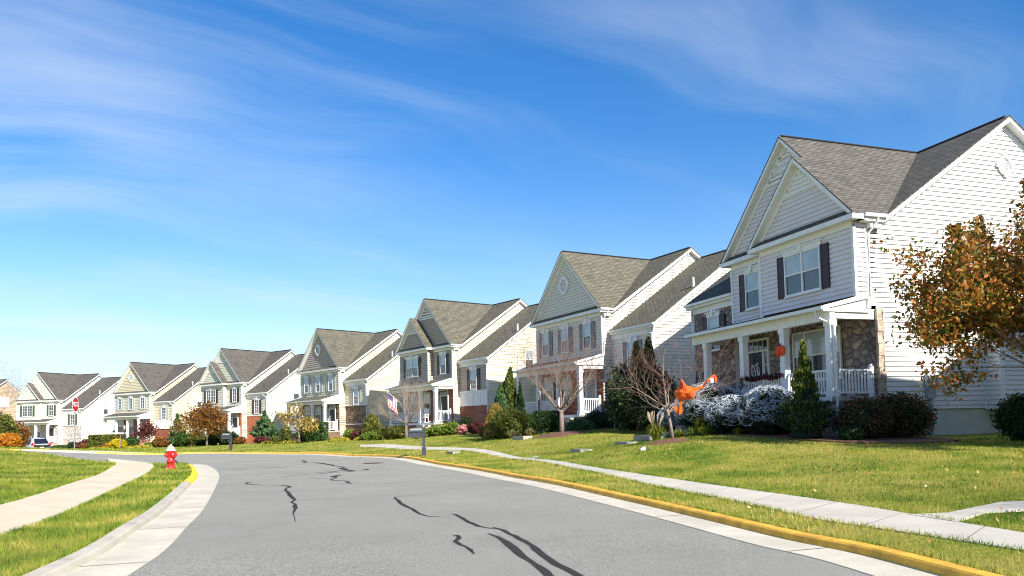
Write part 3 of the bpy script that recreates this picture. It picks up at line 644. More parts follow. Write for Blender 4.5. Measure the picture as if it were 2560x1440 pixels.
        ex=x0 if lft else x1; sg=-1 if lft else 1
        wz=c.get('wz',2.35)
        pw=c['wingfirst']
        if pw=='fullstone': fpoly(st,front(yw),[(x0,-3),(x1,-3),(x1,HW-.24),(x0,HW-.24)]); 
        else:
            siding(wf,front(yw),[(x0,wz),(x1,wz),(x1,HW-.3),(x0,HW-.3)],co_,lip)
            fpoly(st,front(yw),[(x0,-3),(x1,-3),(x1,wz),(x0,wz)],.0)
            if pw=='panel':
                tr.box(x0,x1,yw-.06,yw-.001,1.2,wz); tr.box(x0,x1,yw-.1,yw-.06,wz-.14,wz); tr.box(x0,x1,yw-.09,yw-.06,1.2,1.34)
                for k in range(5): xx=x0+(x1-x0-.12)*k/4; tr.box(xx,xx+.12,yw-.085,yw-.061,1.342,wz-.142)
            elif pw=='belt': tr.box(x0-.02,x1+.02,yw-.08,yw,wz-.05,wz+.06); tr.box(x0,x1+.02,yw-.06,yw,.55,.62)
            elif pw=='boxed':
                tr2=MB(); tr2.box(x0+.35,x1-.9,yw-.05,yw,.5,2.1,0); tr2.box(x0+.55,x1-1.1,yw-.08,yw-.05,.7,1.9,0); tr2.build('brick_panel',BRICKO,root)
                tr.box(x0,x1,yw-.07,yw,wz-.05,wz+.04)
        W_=[(yw,-.45),(yb-.2,-.45),(yb-.2,HW-.2),(YRW,zr-.18),(yw,HW-.1)]
        siding(wr,side(ex,sg),W_,co_,lip); fo.box(x0+.03,x1-.03,yw+.03,yb-.3,-3,-.452)
        tr.box(ex-.055,ex+.055,yw-.06,yw+.06,wz,HW-.24)
        a0=(yw-.1,HW-.15);tr.prism([(ex+sg*.03,a0[0],a0[1]),(ex+sg*.03,YRW,zr-.2),(ex+sg*.03,YRW,zr-.4),(ex+sg*.03,a0[0]+.25,HW-.17)],(sg*.03,0,0))
        wr.build('wall',S,root)
        gx=ex-.3*sg; dspout(root,[(gx,ye-.05,HW-.13),(gx,ye-.05,HW-.25),(ex+.02*sg,yw-.09,HW-.55),(ex+.02*sg,yw-.09,-1.5)])
        wu=(x0+x1)/2+c.get('wu',.12)*(-1 if lft else 1); window(root,front(yw),wu-.44,wu+.44,2.42,3.93,grid=c.get('wgrid',0),sh=c['shut'])
        return ex
    if H1 and c.get('lw',1): wing(-10.75,-WB-.02,.2)
    if c.get('rw',1) and not H1: wing(.0,WW,YW)
    # side window high on the wing and box bay
    if not H1 and c.get('rw',1):
        window(root,side(WW),4.1,4.9,3.9,5.4,lintel=False)
        if c.get('pipe',1): pb=MB(); pb.box(WW+.02,WW+.12,3.4,3.5,-1.2,7.35); pb.build('vent_pipe',WHITE,root)
        bb=MB(); siding(bb,side(WW+.5),[(4.9,.2),(7.3,.2),(7.3,2.7),(4.9,2.7)],co_,lip); bb.box(WW+.01,WW+.49,4.9,7.3,.18,2.7); bb.box(WW,WW+.6,4.8,7.4,2.7,2.78); bb.build('bay',S,root)
        window(root,side(WW+.5),5.2,6.9,.9,2.3,twin=True,lintel=False)
    # porch
    px0=-8.2 if H1 else -WB-.05; px1=.02 if H1 else .1; yp=-1.49; pf=MB()
    pf.box(px0,.06,-1.72,y1f,-.14,0); tr.box(px0,.07,-1.75,-1.72,-.16,-.01); 
    ps=MB(); ps.box(px0+.1,0.0,-1.66,-1.5,-3,-.141); ps.box(-.14,.0,-1.5,y1f-.02,-3,-.141); ps.box(px0+.1,px0+.24,-1.5,y1f-.02,-3,-.141)
    pf.build('porch_floor',STEP,root); ps.build('porch_base',c.get('base',c['fmat']),root)
    pr=MB(); pt=MB(); zt=3.42 if not H1 else 3.38
    pr.prism([(px0,-1.85,2.93),(px1,-1.85,2.93),(px1,-.0,zt),(px0,-.0,zt)],(0,0,-.04)); pt.prism([(px0+.02,-1.82,2.88),(px1-.02,-1.82,2.88),(px1-.02,.28 if H1 else 0,2.88),(px0+.02,.28 if H1 else 0,2.88)],(0,0,-.05))
    pt.box(px0+.05,.0,-1.6,-1.38,2.5,2.83); pt.box(px1-.25,px1-.04,-1.38,y1f,2.55,2.83); pt.box(px0+.04,px0+.25,-1.38,y1f,2.55,2.83)
    # white rake boards and the little pediment end
    for x,sg in ((px1,1),(px0,-1)):
        pt.prism([(x,-1.88,2.83),(x,0,zt-.13),(x,0,zt+.03),(x,-1.88,2.95)],(.04*sg,0,0))
        pt.prism([(x-.06*sg,-1.7,2.84),(x-.06*sg,0,2.84),(x-.06*sg,0,zt-.05)],(.02*sg,0,0))
    pt.box(px1-.02,px1+.03,-1.9,.02,2.76,2.86)
    pt.box(px0,px1,-1.95,-1.86,2.82,2.93)
    pr.build('porch_roof',RF,root); pt.build('porch_trim',WHITE,root)
    cols=[-.13,-2.4,-4.75,-7.2]
    for x in cols:
        cb=MB(); cb.box(x-.12,x+.12,-1.61,-1.37,.0,2.5); cb.box(x-.16,x+.16,-1.65,-1.33,0,.2); cb.box(x-.15,x+.15,-1.64,-1.34,2.3,2.5); cb.build('column',WHITE,root)
    railing(root,(-.1,-1.36),(-.1,y1f-.22),post=2)
    ent=c.get('entry',0)
    for i in range(3):
        if i==ent: continue
        railing(root,(cols[i+1]+.13,-1.49),(cols[i]-.13,-1.49))
    # steps
    zg=c['zg']; n=max(2,int(-zg/.17)); sb=MB(); e0,e1=cols[ent+1]+.25,cols[ent]-.25
    for k in range(n): sb.box(e0,e1,-1.76-.3*k,-1.76-.3*(k+1),zg-.4,-.17*(k+1)+.0)
    sb.build('steps',STEP,root)
    # doors and windows
    sh=c['shut']
    if H1:
        window(root,front(-.49),-3.38,-1.5,3.81,5.33,twin=True,sh=sh); window(root,front(0),-6.43,-5.5,3.81,5.29,sh=sh,shutters=(1,0))
        door(root,front(.29),-6.85,-5.93,2.5,pm('black_door',(.02,.018,.03),.4,.05)); window(root,front(.29),-4.05,-1.55,.72,2.55,twin=3,lintel=False,wmat=CREAMT)
        vent(root,side(0),6.47,8.28,.36)
        bb=MB(); siding(bb,side(.62),[(5.0,-.5),(7.9,-.5),(7.9,1.9),(5.0,1.9)],co_,lip); siding(bb,(0,5.0,1,0,0,-1),[(.0,-.5),(.62,-.5),(.62,1.9),(0,1.9)],co_,lip); bb.box(.03,.6,5.03,7.87,-.52,1.9); bb.build('bay',S,root)
        bt=MB(); bt.box(.58,.66,4.96,5.16,-.5,1.9); bt.box(.0,.05,4.92,4.99,-.5,1.9); bt.box(-.01,.72,4.92,7.98,1.9,1.98); bt.build('bay_trim',WHITE,root)
        mbx=MB(); mbx.box(.03,.18,2.2,2.55,-.1,.72); mbx.box(.181,.2,2.24,2.51,.1,.66); mbx.build('meter_box',pm('meter_grey',(.33,.36,.4),.5),root)
        cyl=MB(); cyl.lathe([(.085,0),(.085,.08),(.06,.1)],14,(.2,2.42,.42),ax='x'); cyl.build('meter_dial',STEEL,root)
        cd=MB(); cd.tube([(.1,2.4,-.1),(.1,2.4,-1.6)],.055,8); cd.build('conduit',pm('meter_grey',(.3,.33,.37),.5),root)
        ob=MB(); ob.box(.03,.1,3.05,3.28,.0,.3); ob.box(.101,.13,3.09,3.24,.03,.2); ob.build('outlet_box',CREAMT,root)
        qb=MB()
        for k in range(9): qb.box(.0,.085+.02*(k%2),.27-.02,.29+.16+.08*(k%2),-.6+k*.39,-.6+k*.39+.375)
        qb.build('corner_stones',pm('quoin_stone',(.42,.33,.25),.9,.3,5,.4,20),root)
        dspout(root,[(-.33,-1.9,2.83),(-.3,-1.85,2.6),(.05,-1.5,2.3),(.05,-1.5,-.9)],.05)
    else:
        if kind=='B': window(root,front(-.49),-6.3,-4.3,3.81,5.3,twin=True,grid=c.get('grid',0),sh=sh); window(root,front(0),-1.72,-.82,3.81,5.3,grid=c.get('grid',0),sh=sh)
        else:
            for x in (-6.2,-3.87,-1.42): window(root,front(0),x-.41,x+.41,3.83,5.33,grid=c.get('grid',0),sh=sh)
            vent(root,front(0),-3.85,7.98,.52)
        dm=pm('door_'+c.get('dn','dark'),c.get('dc',(.03,.03,.035)),.4,.05); door(root,front(0),-1.65,-.75,2.5,dm,(.3,.0))
        window(root,front(0),-4.45,-3.3,.75,2.5,lintel=False); window(root,front(0),-6.6,-5.4,.75,2.5,lintel=False,twin=c.get('twinp',0))
    ws.build('wall',S,root); wf.build('front_wall',SF,root); wg.build('gable_wall',SG,root); st.build('first_floor_wall',c['fmat'],root); fo.build('foundation',PARGE,root)
    rt.build('roof',[RF,ROOFD],root); tt.build('fascia',WHITE,root); tr.build('trim',c.get('trim',WHITE),root)
    return root
HP={1:(11.85,25.35,.71,-70.8),2:(5.17,43.53,.54,-62.1),3:(-4.55,59.18,.36,-53.3),4:(-16.35,72.78,-.12,-46.8),5:(-30.32,86.29,-.45,-37.6),6:(-46.7,99.27,-.62,-29.9),7:(-63.84,108.31,-.98,-20.1)}
def hpos(i): x,y,z,a=HP[i]; return (x,y,z+EYE)
def hl(i,x,y):
    X,Y,Z,a=HP[i]; a=R(a); return (X+math.cos(a)*x-math.sin(a)*y, Y+math.sin(a)*x+math.cos(a)*y)
def zg(i): return F(*hl(i,-1.5,-2.5))-hpos(i)[2]
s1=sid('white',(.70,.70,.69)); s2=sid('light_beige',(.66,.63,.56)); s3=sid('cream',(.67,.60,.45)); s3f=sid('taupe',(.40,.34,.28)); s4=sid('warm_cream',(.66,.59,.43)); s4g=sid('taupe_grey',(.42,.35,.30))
s5=sid('pale_green_cream',(.64,.63,.51)); s6=sid('tan',(.60,.53,.39)); s7=sid('ivory',(.72,.69,.60)); s8=sid('peach_tan',(.52,.38,.25))
shp=lambda n,c: pm('shutter_'+n,c,.45,.06)
house(hpos(1),HP[1][3],'large white house nearest the camera with dark stone porch and burgundy shutters','M',dict(side=s1,front=pm('siding_front_shade_tint',(.70,.665,.685),.55,.03,1.2),roof=ROOF1,course=.165,first='stone',fmat=STONE1,shut=shp('burgundy',(.035,.012,.018)),wingfirst='fullstone',zg=F(*hl(1,-6,-2.5))-hpos(1)[2],entry=2,lip=.042,wu=.0))  # front boards are white siding too, with lavender-grey shade put into their colour
house(hpos(2),HP[2][3],'off white house with three grey shuttered windows, round gable vent and red brick porch','A',dict(side=s2,roof=ROOF2,course=.18,first='brick',fmat=BRICK,pier=1.9,shut=shp('grey',(.16,.16,.17)),wingfirst='brick',wz=1.9,zg=zg(2),dc=(.35,.33,.31),dn='grey'))
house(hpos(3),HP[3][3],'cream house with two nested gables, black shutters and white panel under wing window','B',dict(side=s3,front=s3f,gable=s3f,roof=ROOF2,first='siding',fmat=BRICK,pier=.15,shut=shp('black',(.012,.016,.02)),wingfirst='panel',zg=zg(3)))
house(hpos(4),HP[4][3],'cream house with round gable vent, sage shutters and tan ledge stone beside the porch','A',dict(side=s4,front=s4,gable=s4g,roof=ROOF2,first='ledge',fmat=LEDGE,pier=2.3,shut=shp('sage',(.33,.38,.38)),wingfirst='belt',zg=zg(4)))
house(hpos(5),HP[5][3],'pale greenish house with nested gables, brown shutters and bright orange brick pier','B',dict(side=s5,roof=ROOF3,first='siding',fmat=BRICKO,pier=2.6,shut=shp('brown',(.05,.02,.015)),wingfirst='boxed',wz=2.2,grid=1,wgrid=1,zg=zg(5)))
house(hpos(6),HP[6][3],'tan house with three pale blue shuttered windows and round gable vent behind the clipped hedge','A',dict(side=s6,roof=ROOF3,first='siding',fmat=BRICK,shut=shp('pale_blue',(.38,.46,.46)),wingfirst='panel',grid=1,wgrid=1,zg=zg(6)))
house(hpos(7),HP[7][3],'ivory house with nested gables, dark green shutters and pale stone wing behind the parked car','B',dict(side=s7,roof=ROOF3,first='stone',fmat=PALE,pier=2.1,shut=shp('green',(.06,.09,.05)),wingfirst='belt',wz=2.35,grid=1,wgrid=1,zg=zg(7)))
house((-82.6,116,.45),-20,'peach tan house at the far left edge, mostly hidden behind the ivory house','A',dict(side=s8,roof=ROOF3,first='siding',fmat=s8,shut=shp('pale_blue',(.38,.46,.46)),wingfirst='panel',rw=0,zg=-1.,pipe=0))
house((19.77,9.9,1.95),-79.6,'neighbouring white house just beyond the right edge, shading the nearest house','M',dict(side=s2,roof=ROOF1,course=.3,first='stone',fmat=STONE1,shut=shp('grey',(.16,.16,.17)),wingfirst='fullstone',zg=-1.,entry=2))
# ---------------------------------------------------------------- plants
LP={
'web':[(.008,.018,.008),(.02,.04,.014),(.04,.07,.03)],
'dark':[(.012,.03,.012),(.028,.06,.02),(.06,.10,.035)],
'nand':[(.02,.045,.018),(.04,.075,.025),(.09,.07,.03),(.24,.05,.03)],
'green':[(.02,.055,.010),(.045,.10,.015),(.09,.16,.03)],
'olive':[(.05,.07,.012),(.12,.14,.02),(.25,.24,.04)],
'yel':[(.20,.22,.02),(.42,.38,.04),(.6,.48,.05)],
'yelb':[(.35,.30,.01),(.6,.46,.01),(.75,.6,.03)],
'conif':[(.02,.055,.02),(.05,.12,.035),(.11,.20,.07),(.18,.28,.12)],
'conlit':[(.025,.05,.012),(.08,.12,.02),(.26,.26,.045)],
'burg':[(.05,.012,.015),(.12,.03,.03),(.22,.08,.06)],
'rust':[(.10,.045,.012),(.22,.10,.02),(.38,.17,.03)],
'pear':[(.06,.09,.015),(.15,.16,.02),(.36,.17,.03),(.46,.13,.025),(.44,.28,.04)],
'gold':[(.20,.13,.025),(.38,.26,.05),(.5,.38,.09)],
'pink':[(.6,.12,.16),(.8,.28,.3),(.9,.6,.55),(.08,.14,.03)],
'orange':[(.45,.12,.01),(.7,.28,.02),(.25,.2,.02)],
'tuft':[(.10,.16,.02),(.24,.28,.03),(.48,.44,.06)],
'tuftd':[(.015,.04,.015),(.04,.08,.03),(.10,.15,.06)],
'wheat':[(.15,.18,.04),(.35,.30,.10),(.55,.46,.26)],
'magn':[(.012,.03,.012),(.03,.06,.02),(.07,.10,.03)],
'lime':[(.06,.12,.015),(.16,.24,.03),(.34,.38,.06)]}
def LMt(k): return leafm('leaves_'+k,LP[k])
def leaves(P,sz,rs,asp=1.8,flat=0.,droop=None,curl=True):
    """P (n,3) leaf centres -> vertex array of folded leaf quads and index list"""
    n=len(P); d=rs.normal(size=(n,3)); 
    if droop is not None: d=d*.45+np.array(droop)
    d/=np.linalg.norm(d,axis=1,keepdims=True)+1e-9
    e=rs.normal(size=(n,3)); e-=d*(e*d).sum(1,keepdims=True); e/=np.linalg.norm(e,axis=1,keepdims=True)+1e-9
    s=(sz*rs.uniform(.6,1.35,n))[:,None]; l=d*s*.5*asp; w_=e*s*.5
    V=np.stack([P-l,P+w_-l*.1,P+l,P-w_-l*.1],1).reshape(-1,3); return V
def shrub(px,D,wd,ht,kind,pal,label,name='shrub',cat='shrub',seed=0,lf=None,n=None,group=None,dz=0.,loc=None,lean=0.,core=True,dens=1.,depth=None):
    rs=np.random.RandomState(seed*7+int(px)%97+3); x,y=at(px,D) if loc is None else loc; z=F(x,y)+dz; lf=lf or max(.035,D*.0016)
    rx,ry=wd/2,(depth or wd)/2; area=2*math.pi*rx*max(rx,ht/2)*2; n=n or int(min(9000,dens*2.2*area/(lf*lf*.9)))
    u=rs.uniform(-1,1,n); a=rs.uniform(0,2*math.pi,n); rr=rs.uniform(.55,1.0,n)**.5
    lump=1+.13*np.sin(3*a+seed)*np.sin(4*u+seed*2)+.09*np.sin(7*a+5*u+seed)+rs.normal(0,.055,n)
    if kind=='ball' or kind=='mound':
        h0=.5 if kind=='ball' else .12; st=np.sqrt(1-u*u)
        X=rx*rr*lump*st*np.cos(a); Y=ry*rr*lump*st*np.sin(a); Z=ht*(h0+(1-h0)*rr*lump*u) if kind=='ball' else ht*np.abs(u)*rr*lump
        if kind=='ball': Z=ht*.5+ht*.5*rr*lump*u
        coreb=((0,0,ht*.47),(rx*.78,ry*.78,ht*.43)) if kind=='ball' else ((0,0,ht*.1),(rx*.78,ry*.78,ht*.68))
    elif kind=='box':
        f_=rs.randint(0,5,n); X=rs.uniform(-1,1,n); Y=rs.uniform(-1,1,n); Z=rs.uniform(0,1,n)
        X=np.where(f_==0,1,np.where(f_==1,-1,X)); Y=np.where(f_==2,1,np.where(f_==3,-1,Y)); Z=np.where(f_==4,1,Z); q=(np.abs(X)**6+np.abs(Y)**6)**(1/6.); q=np.maximum(q,1)
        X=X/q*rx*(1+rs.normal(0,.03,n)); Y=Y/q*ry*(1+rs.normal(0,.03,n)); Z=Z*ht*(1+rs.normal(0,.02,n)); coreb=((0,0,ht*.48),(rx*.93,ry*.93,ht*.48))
    elif kind=='cone':
        nbr=int(70+ht*28); bt=rs.uniform(0,1,nbr)**1.35; ba=rs.uniform(0,2*math.pi,nbr); bl=(1-bt)**.8*(.5+.5*np.minimum(1,bt*8))*rs.uniform(.62,1.22,nbr); ix=rs.randint(0,nbr,n); q=rs.uniform(.35,1,n)**.7
        aa=ba[ix]+rs.normal(0,.16,n); rad=bl[ix]*q; X=rx*rad*np.cos(aa); Y=ry*rad*np.sin(aa); Z=ht*(.02+.93*bt[ix])+rx*.5*rad**1.3-.02*ht+rs.normal(0,.012*ht,n); Z=np.maximum(Z,.03); a=aa; coreb=None
        k2=max(20,n//25); X[:k2]=rs.normal(0,.04*rx,k2); Y[:k2]=rs.normal(0,.04*rx,k2); Z[:k2]=ht*rs.uniform(.85,1.02,k2)
    elif kind=='column':
        t=rs.uniform(0,1,n); r_=np.minimum(1,(1-t)*2.2+.06)**.8*(1+.18*np.sin(4*a+seed+11*t)); X=rx*r_*rr*np.cos(a)+lean*t; Y=ry*r_*rr*np.sin(a); Z=ht*t; coreb=None
    elif kind=='weep':
        t=rs.uniform(0,1,n); r_=np.sqrt(np.maximum(0,1-t**3))*.6+.4*(1-t); X=rx*r_*rr*np.cos(a); Y=ry*r_*rr*np.sin(a); Z=ht*(1-(1-t)**1.0*.97)*1.0; Z=ht*(.05+.95*t); coreb=((0,0,ht*.45),(rx*.6,ry*.6,ht*.42))
    P=np.stack([X,Y,Z],1); dr={'weep':(0,0,-1.2),'column':(0,0,1.),'cone':None}.get(kind)
    if kind=='cone': 
        d=np.stack([np.cos(a)*.6,np.sin(a)*.6,np.full(n,.9)],1); V=leaves(P,lf,rs,2.4,droop=(0,0,.9))
    else: V=leaves(P,lf,rs,2.6 if kind in('weep','column') else 1.5,droop=dr)
    V=V.astype(np.float32); idx=np.arange(len(V)); k=4
    mats=LMt(pal)
    root=thing(name,(x,y,z),0,label,cat,group)
    o=npmesh('foliage',V,idx,k,mats,root)
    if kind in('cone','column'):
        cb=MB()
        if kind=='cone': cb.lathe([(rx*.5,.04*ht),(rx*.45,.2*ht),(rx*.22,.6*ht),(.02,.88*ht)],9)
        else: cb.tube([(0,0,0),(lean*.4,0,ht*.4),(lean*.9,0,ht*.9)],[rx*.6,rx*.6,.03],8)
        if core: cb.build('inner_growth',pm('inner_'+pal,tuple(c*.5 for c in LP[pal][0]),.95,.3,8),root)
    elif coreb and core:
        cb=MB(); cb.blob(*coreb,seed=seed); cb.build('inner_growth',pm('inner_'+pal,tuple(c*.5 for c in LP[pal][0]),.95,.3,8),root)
    return root
def tuft(px,D,wd,ht,pal,label,seed=0,n=90,name='ornamental_grass',group=None,loc=None,plume=0,bw=.018):
    rs=np.random.RandomState(seed+int(px)); x,y=at(px,D) if loc is None else loc; z=F(x,y); V=[];I=[]
    for i in range(n):
        a=rs.uniform(0,2*math.pi); r0=rs.uniform(0,.12)*wd; sp=rs.uniform(.25,1)*wd/2; h=ht*rs.uniform(.55,1)*(1.15-sp/wd); b=np.array([math.cos(a),math.sin(a),0]); s=np.array([-b[1],b[0],0])*bw
        p0=b*r0; p1=b*(r0+sp*.45)+np.array([0,0,h*.9]); p2=b*(r0+sp)+np.array([0,0,h*rs.uniform(.45,.85)])
        k=len(V); V+=[p0-s,p0+s,p1-s*.8,p1+s*.8,p2-s*.15,p2+s*.15]; I+=[k,k+1,k+3,k+2,k+2,k+3,k+5,k+4]
    root=thing(name,(x,y,z),0,label,'grass plant',group); npmesh('blades',np.array(V),I,4,LMt(pal),root)
    if plume:
        pb=MB(); 
        for i in range(plume):
            a=rs.uniform(0,6.28); b=(math.cos(a)*wd*.28,math.sin(a)*wd*.28); h=ht*rs.uniform(1,1.3); pb.tube([(0,0,0),(b[0]*.6,b[1]*.6,h*.7),(b[0],b[1],h)],[.004,.004,.02],4)
        pb.build('plumes',pm('plume',(.45,.36,.26),.9),root)
    return root
def tree(px,D,ht,spread,label,seed=1,pal=None,nleaf=0,lf=.08,trunk_h=.3,r0=.06,levels=4,name='bare_tree',loc=None,group=None,up=.55,leanx=0.,nb=5,stretch=1.,twigm=None,spires=()):
    rnd=random.Random(seed); x,y=at(px,D) if loc is None else loc; z=F(x,y); tb=MB(); tw=MB(); tips=[]
    def branch(p,d,L_,r,lv):
        nseg=4; path=[p]; rad=[r]; q=Vector(p); dd=Vector(d)
        for i in range(nseg):
            dd=(dd+Vector((rnd.uniform(-1,1),rnd.uniform(-1,1),rnd.uniform(-.5,.9)))*.16).normalized(); q=q+dd*L_/nseg; path.append(tuple(q)); rad.append(r*(1-.75*(i+1)/nseg if lv<levels else 1-.6*(i+1)/nseg))
        mb=tb if lv<=1 else tw
        mb.tube(path,rad,6 if lv<=1 else (4 if lv<=2 else 3),cap=False)
        if lv>=levels-1: tips.extend(path[1:])
        if lv<levels:
            nk=(5,5,4,3)[min(lv,3)]
            for k in range(nk):
                t=rnd.uniform(.3,1) if k else 1.; i=min(nseg-1,int(t*nseg)); a=Vector(path[i]).lerp(Vector(path[i+1]),t*nseg-i if t<1 else 1)
                ax=dd.orthogonal().normalized(); ax.rotate(Matrix.Rotation(rnd.uniform(0,6.28),3,dd)); nd=(dd+ax*rnd.uniform(.5,1.1)+Vector((0,0,up*.25))).normalized()
                branch(tuple(a),nd,L_*rnd.uniform(.5,.75),max(.0028*ht/4,rad[i]*.58),lv+1)
    th=ht*trunk_h; base=[(0,0,-.1),(leanx*.3,0,th*.5),(leanx*.6,0,th)]
    tb.tube(base,[r0*1.15,r0,r0*.9],9)
    for k in range(nb):
        a=2*math.pi*k/nb+rnd.uniform(-.4,.4); hh=th*(1 if k%2==0 else .85); el=rnd.uniform(.45,.95)
        branch((leanx*.6*hh/th,0,hh),Vector((math.cos(a)*spread,math.sin(a)*spread,ht*el*up*1.7)).normalized(),(ht-th)*rnd.uniform(.42,.62),r0*.55,0)
    branch(base[-1],Vector((leanx,.0,3)).normalized(),(ht-th)*.55,r0*.7,0)
    # fit the crown to the wanted height and spread
    mz=max(v[2] for v in tw.v+tb.v); mr=sorted(math.hypot(v[0],v[1]) for v in tw.v)[int(len(tw.v)*.97)]
    fz=(ht-th)/(mz-th); fr=spread/2/mr
    def wp(v):
        if v[2]<=th*.8 and math.hypot(v[0],v[1])<r0*3: return v
        t=min(1,max(0,(v[2]-th*.8)/(th*.4+.01))); f2=1+(fr-1)*min(1,math.hypot(v[0],v[1])/(r0*4)); return (v[0]*f2,v[1]*f2,th+(v[2]-th)*fz if v[2]>th else v[2])
    tb.v=[wp(v) for v in tb.v]; tw.v=[wp(v) for v in tw.v]; tips=[wp(v) for v in tips]
    root=thing(name,(x,y,z),0,label,'tree',group); tb.build('trunk',WOODB,root,True); tw.build('twigs',twigm or TWIG,root)
    if pal:
        rs=np.random.RandomState(seed); T=np.array(tips); ix=rs.randint(0,len(T),nleaf); P=T[ix]+rs.normal(0,lf*1.6,(nleaf,3))
        for (sx,sy,zb,zt_,w_,n_) in spires:
            t=rs.uniform(0,1,n_)**1.3; P=np.concatenate([P,np.stack([sx+rs.normal(0,1,n_)*w_*(1-t*.85)*.5,sy+rs.normal(0,1,n_)*w_*(1-t*.85)*.5,zb+(zt_-zb)*t],1)])
        V=leaves(P,lf,rs,1.7,droop=(0,0,-.35)); npmesh('crown',V,np.arange(len(V)),4,LMt(pal),root)
    return root
def disc(px,D,r,mat,name,label,loc=None,h=.06,sx_=1.):
    x,y=at(px,D) if loc is None else loc; mb=MB(); n=24; rnd=random.Random(int(px)); rim=[]
    for j in range(n):
        a=2*math.pi*j/n; q=r*(1+rnd.uniform(-.09,.09)); X,Y=x+q*sx_*math.cos(a),y+q*math.sin(a); rim.append((X,Y,F(X,Y)-.01))
    for j in range(n):
        k=(j+1)%n; i0=((rim[j][0]+x)/2,(rim[j][1]+y)/2,0); i1=((rim[k][0]+x)/2,(rim[k][1]+y)/2,0); i0=(i0[0],i0[1],F(i0[0],i0[1])+h); i1=(i1[0],i1[1],F(i1[0],i1[1])+h)
        mb.poly([rim[j],rim[k],i1,i0]); mb.poly([i0,i1,(x,y,F(x,y)+h*1.3)])
    o=mb.build(name,mat); o['kind']='structure'; return o
def bed(name,pts,h=.05):
    """mulch bed draped on the lawn"""
    P=smooth(pts+[pts[0]],4)[:-1]; o=sheet(name,P,MULCH,h,.6,.1); return o
# --- beds
for i,(a,b,dep) in {1:(-8.6,2.6,-3.9),2:(-7.8,4.5,-4.2),3:(-7.8,4.2,-4.4),4:(-7.6,4.2,-4.6),5:(-7.6,4.2,-4.4),6:(-7.6,4.2,-4.4),7:(-7.6,4.2,-4.)}.items():
    bed('mulch_bed',[hl(i,a,dep+.5),hl(i,(a*2+b)/3,dep),hl(i,(a+2*b)/3,dep+.2),hl(i,b,dep+.9),hl(i,b+.2,0),hl(i,a,0)])
# --- nearest house
webpos=[(-7.3,-2.7,1.9,1.25),(-5.3,-2.75,2.5,1.85),(-3.4,-2.8,2.2,1.35),(-1.7,-2.8,1.9,1.6)]
for k,(xx,yy,wd,ht) in enumerate(webpos):
    shrub(0,29-k,wd,ht,'ball','web',('dark evergreen shrub under fake cobwebs, leftmost, behind the bare tree','tall rounded evergreen shrub wrapped in fake cobwebs left of the front door','low middle evergreen shrub wrapped in fake cobwebs before the porch railing','evergreen shrub under cobwebs directly left of the conical evergreen')[k],seed=11+k,loc=hl(1,xx,yy),lf=.06,group='shrubs under the fake cobwebs')
rnd=random.Random(5)
cw=MB()
for k,(xx,yy,wd,ht) in enumerate(webpos):
    cx0,cy0=hl(1,xx,yy); z0=F(cx0,cy0)
    for i in range(420):
        a=rnd.uniform(0,6.28); u=rnd.uniform(-.25,1); path=[]; da=rnd.uniform(-.5,.5); du=rnd.uniform(-.35,.25); rr=rnd.uniform(1.0,1.12)
        for j in range(8):
            aa=a+da*j/4+rnd.uniform(-.16,.16); uu=max(-.5,min(.98,u+du*j/4+rnd.uniform(-.12,.12))); st=math.sqrt(1-uu*uu)
            path.append((cx0+wd/2*rr*st*math.cos(aa),cy0+wd/2*rr*st*math.sin(aa),z0+ht*.5+ht*.52*rr*uu))
        cw.tube(path,[rnd.uniform(.001,.0065) for _ in path],3,cap=False)
    if k<3:
        nx_,ny_=hl(1,webpos[k+1][0],webpos[k+1][1])
        for i in range(26):
            t=rnd.uniform(-.5,.5); za=z0+ht*rnd.uniform(.4,.95); zb=z0+webpos[k+1][3]*rnd.uniform(.4,.95); path=[]
            for j in range(6):
                s=j/5; path.append((cx0+(nx_-cx0)*s-.5+t,cy0+(ny_-cy0)*s-.55,za+(zb-za)*s-.25*math.sin(math.pi*s)*rnd.uniform(.4,1)))
            cw.tube(path,rnd.uniform(.002,.006),3,cap=False)
tag(cw.build('fake_cobweb',pm('cobweb_white',(.60,.65,.74),.9,.05)),'stringy white fake cobwebs stretched over the dark porch shrubs','cobweb')
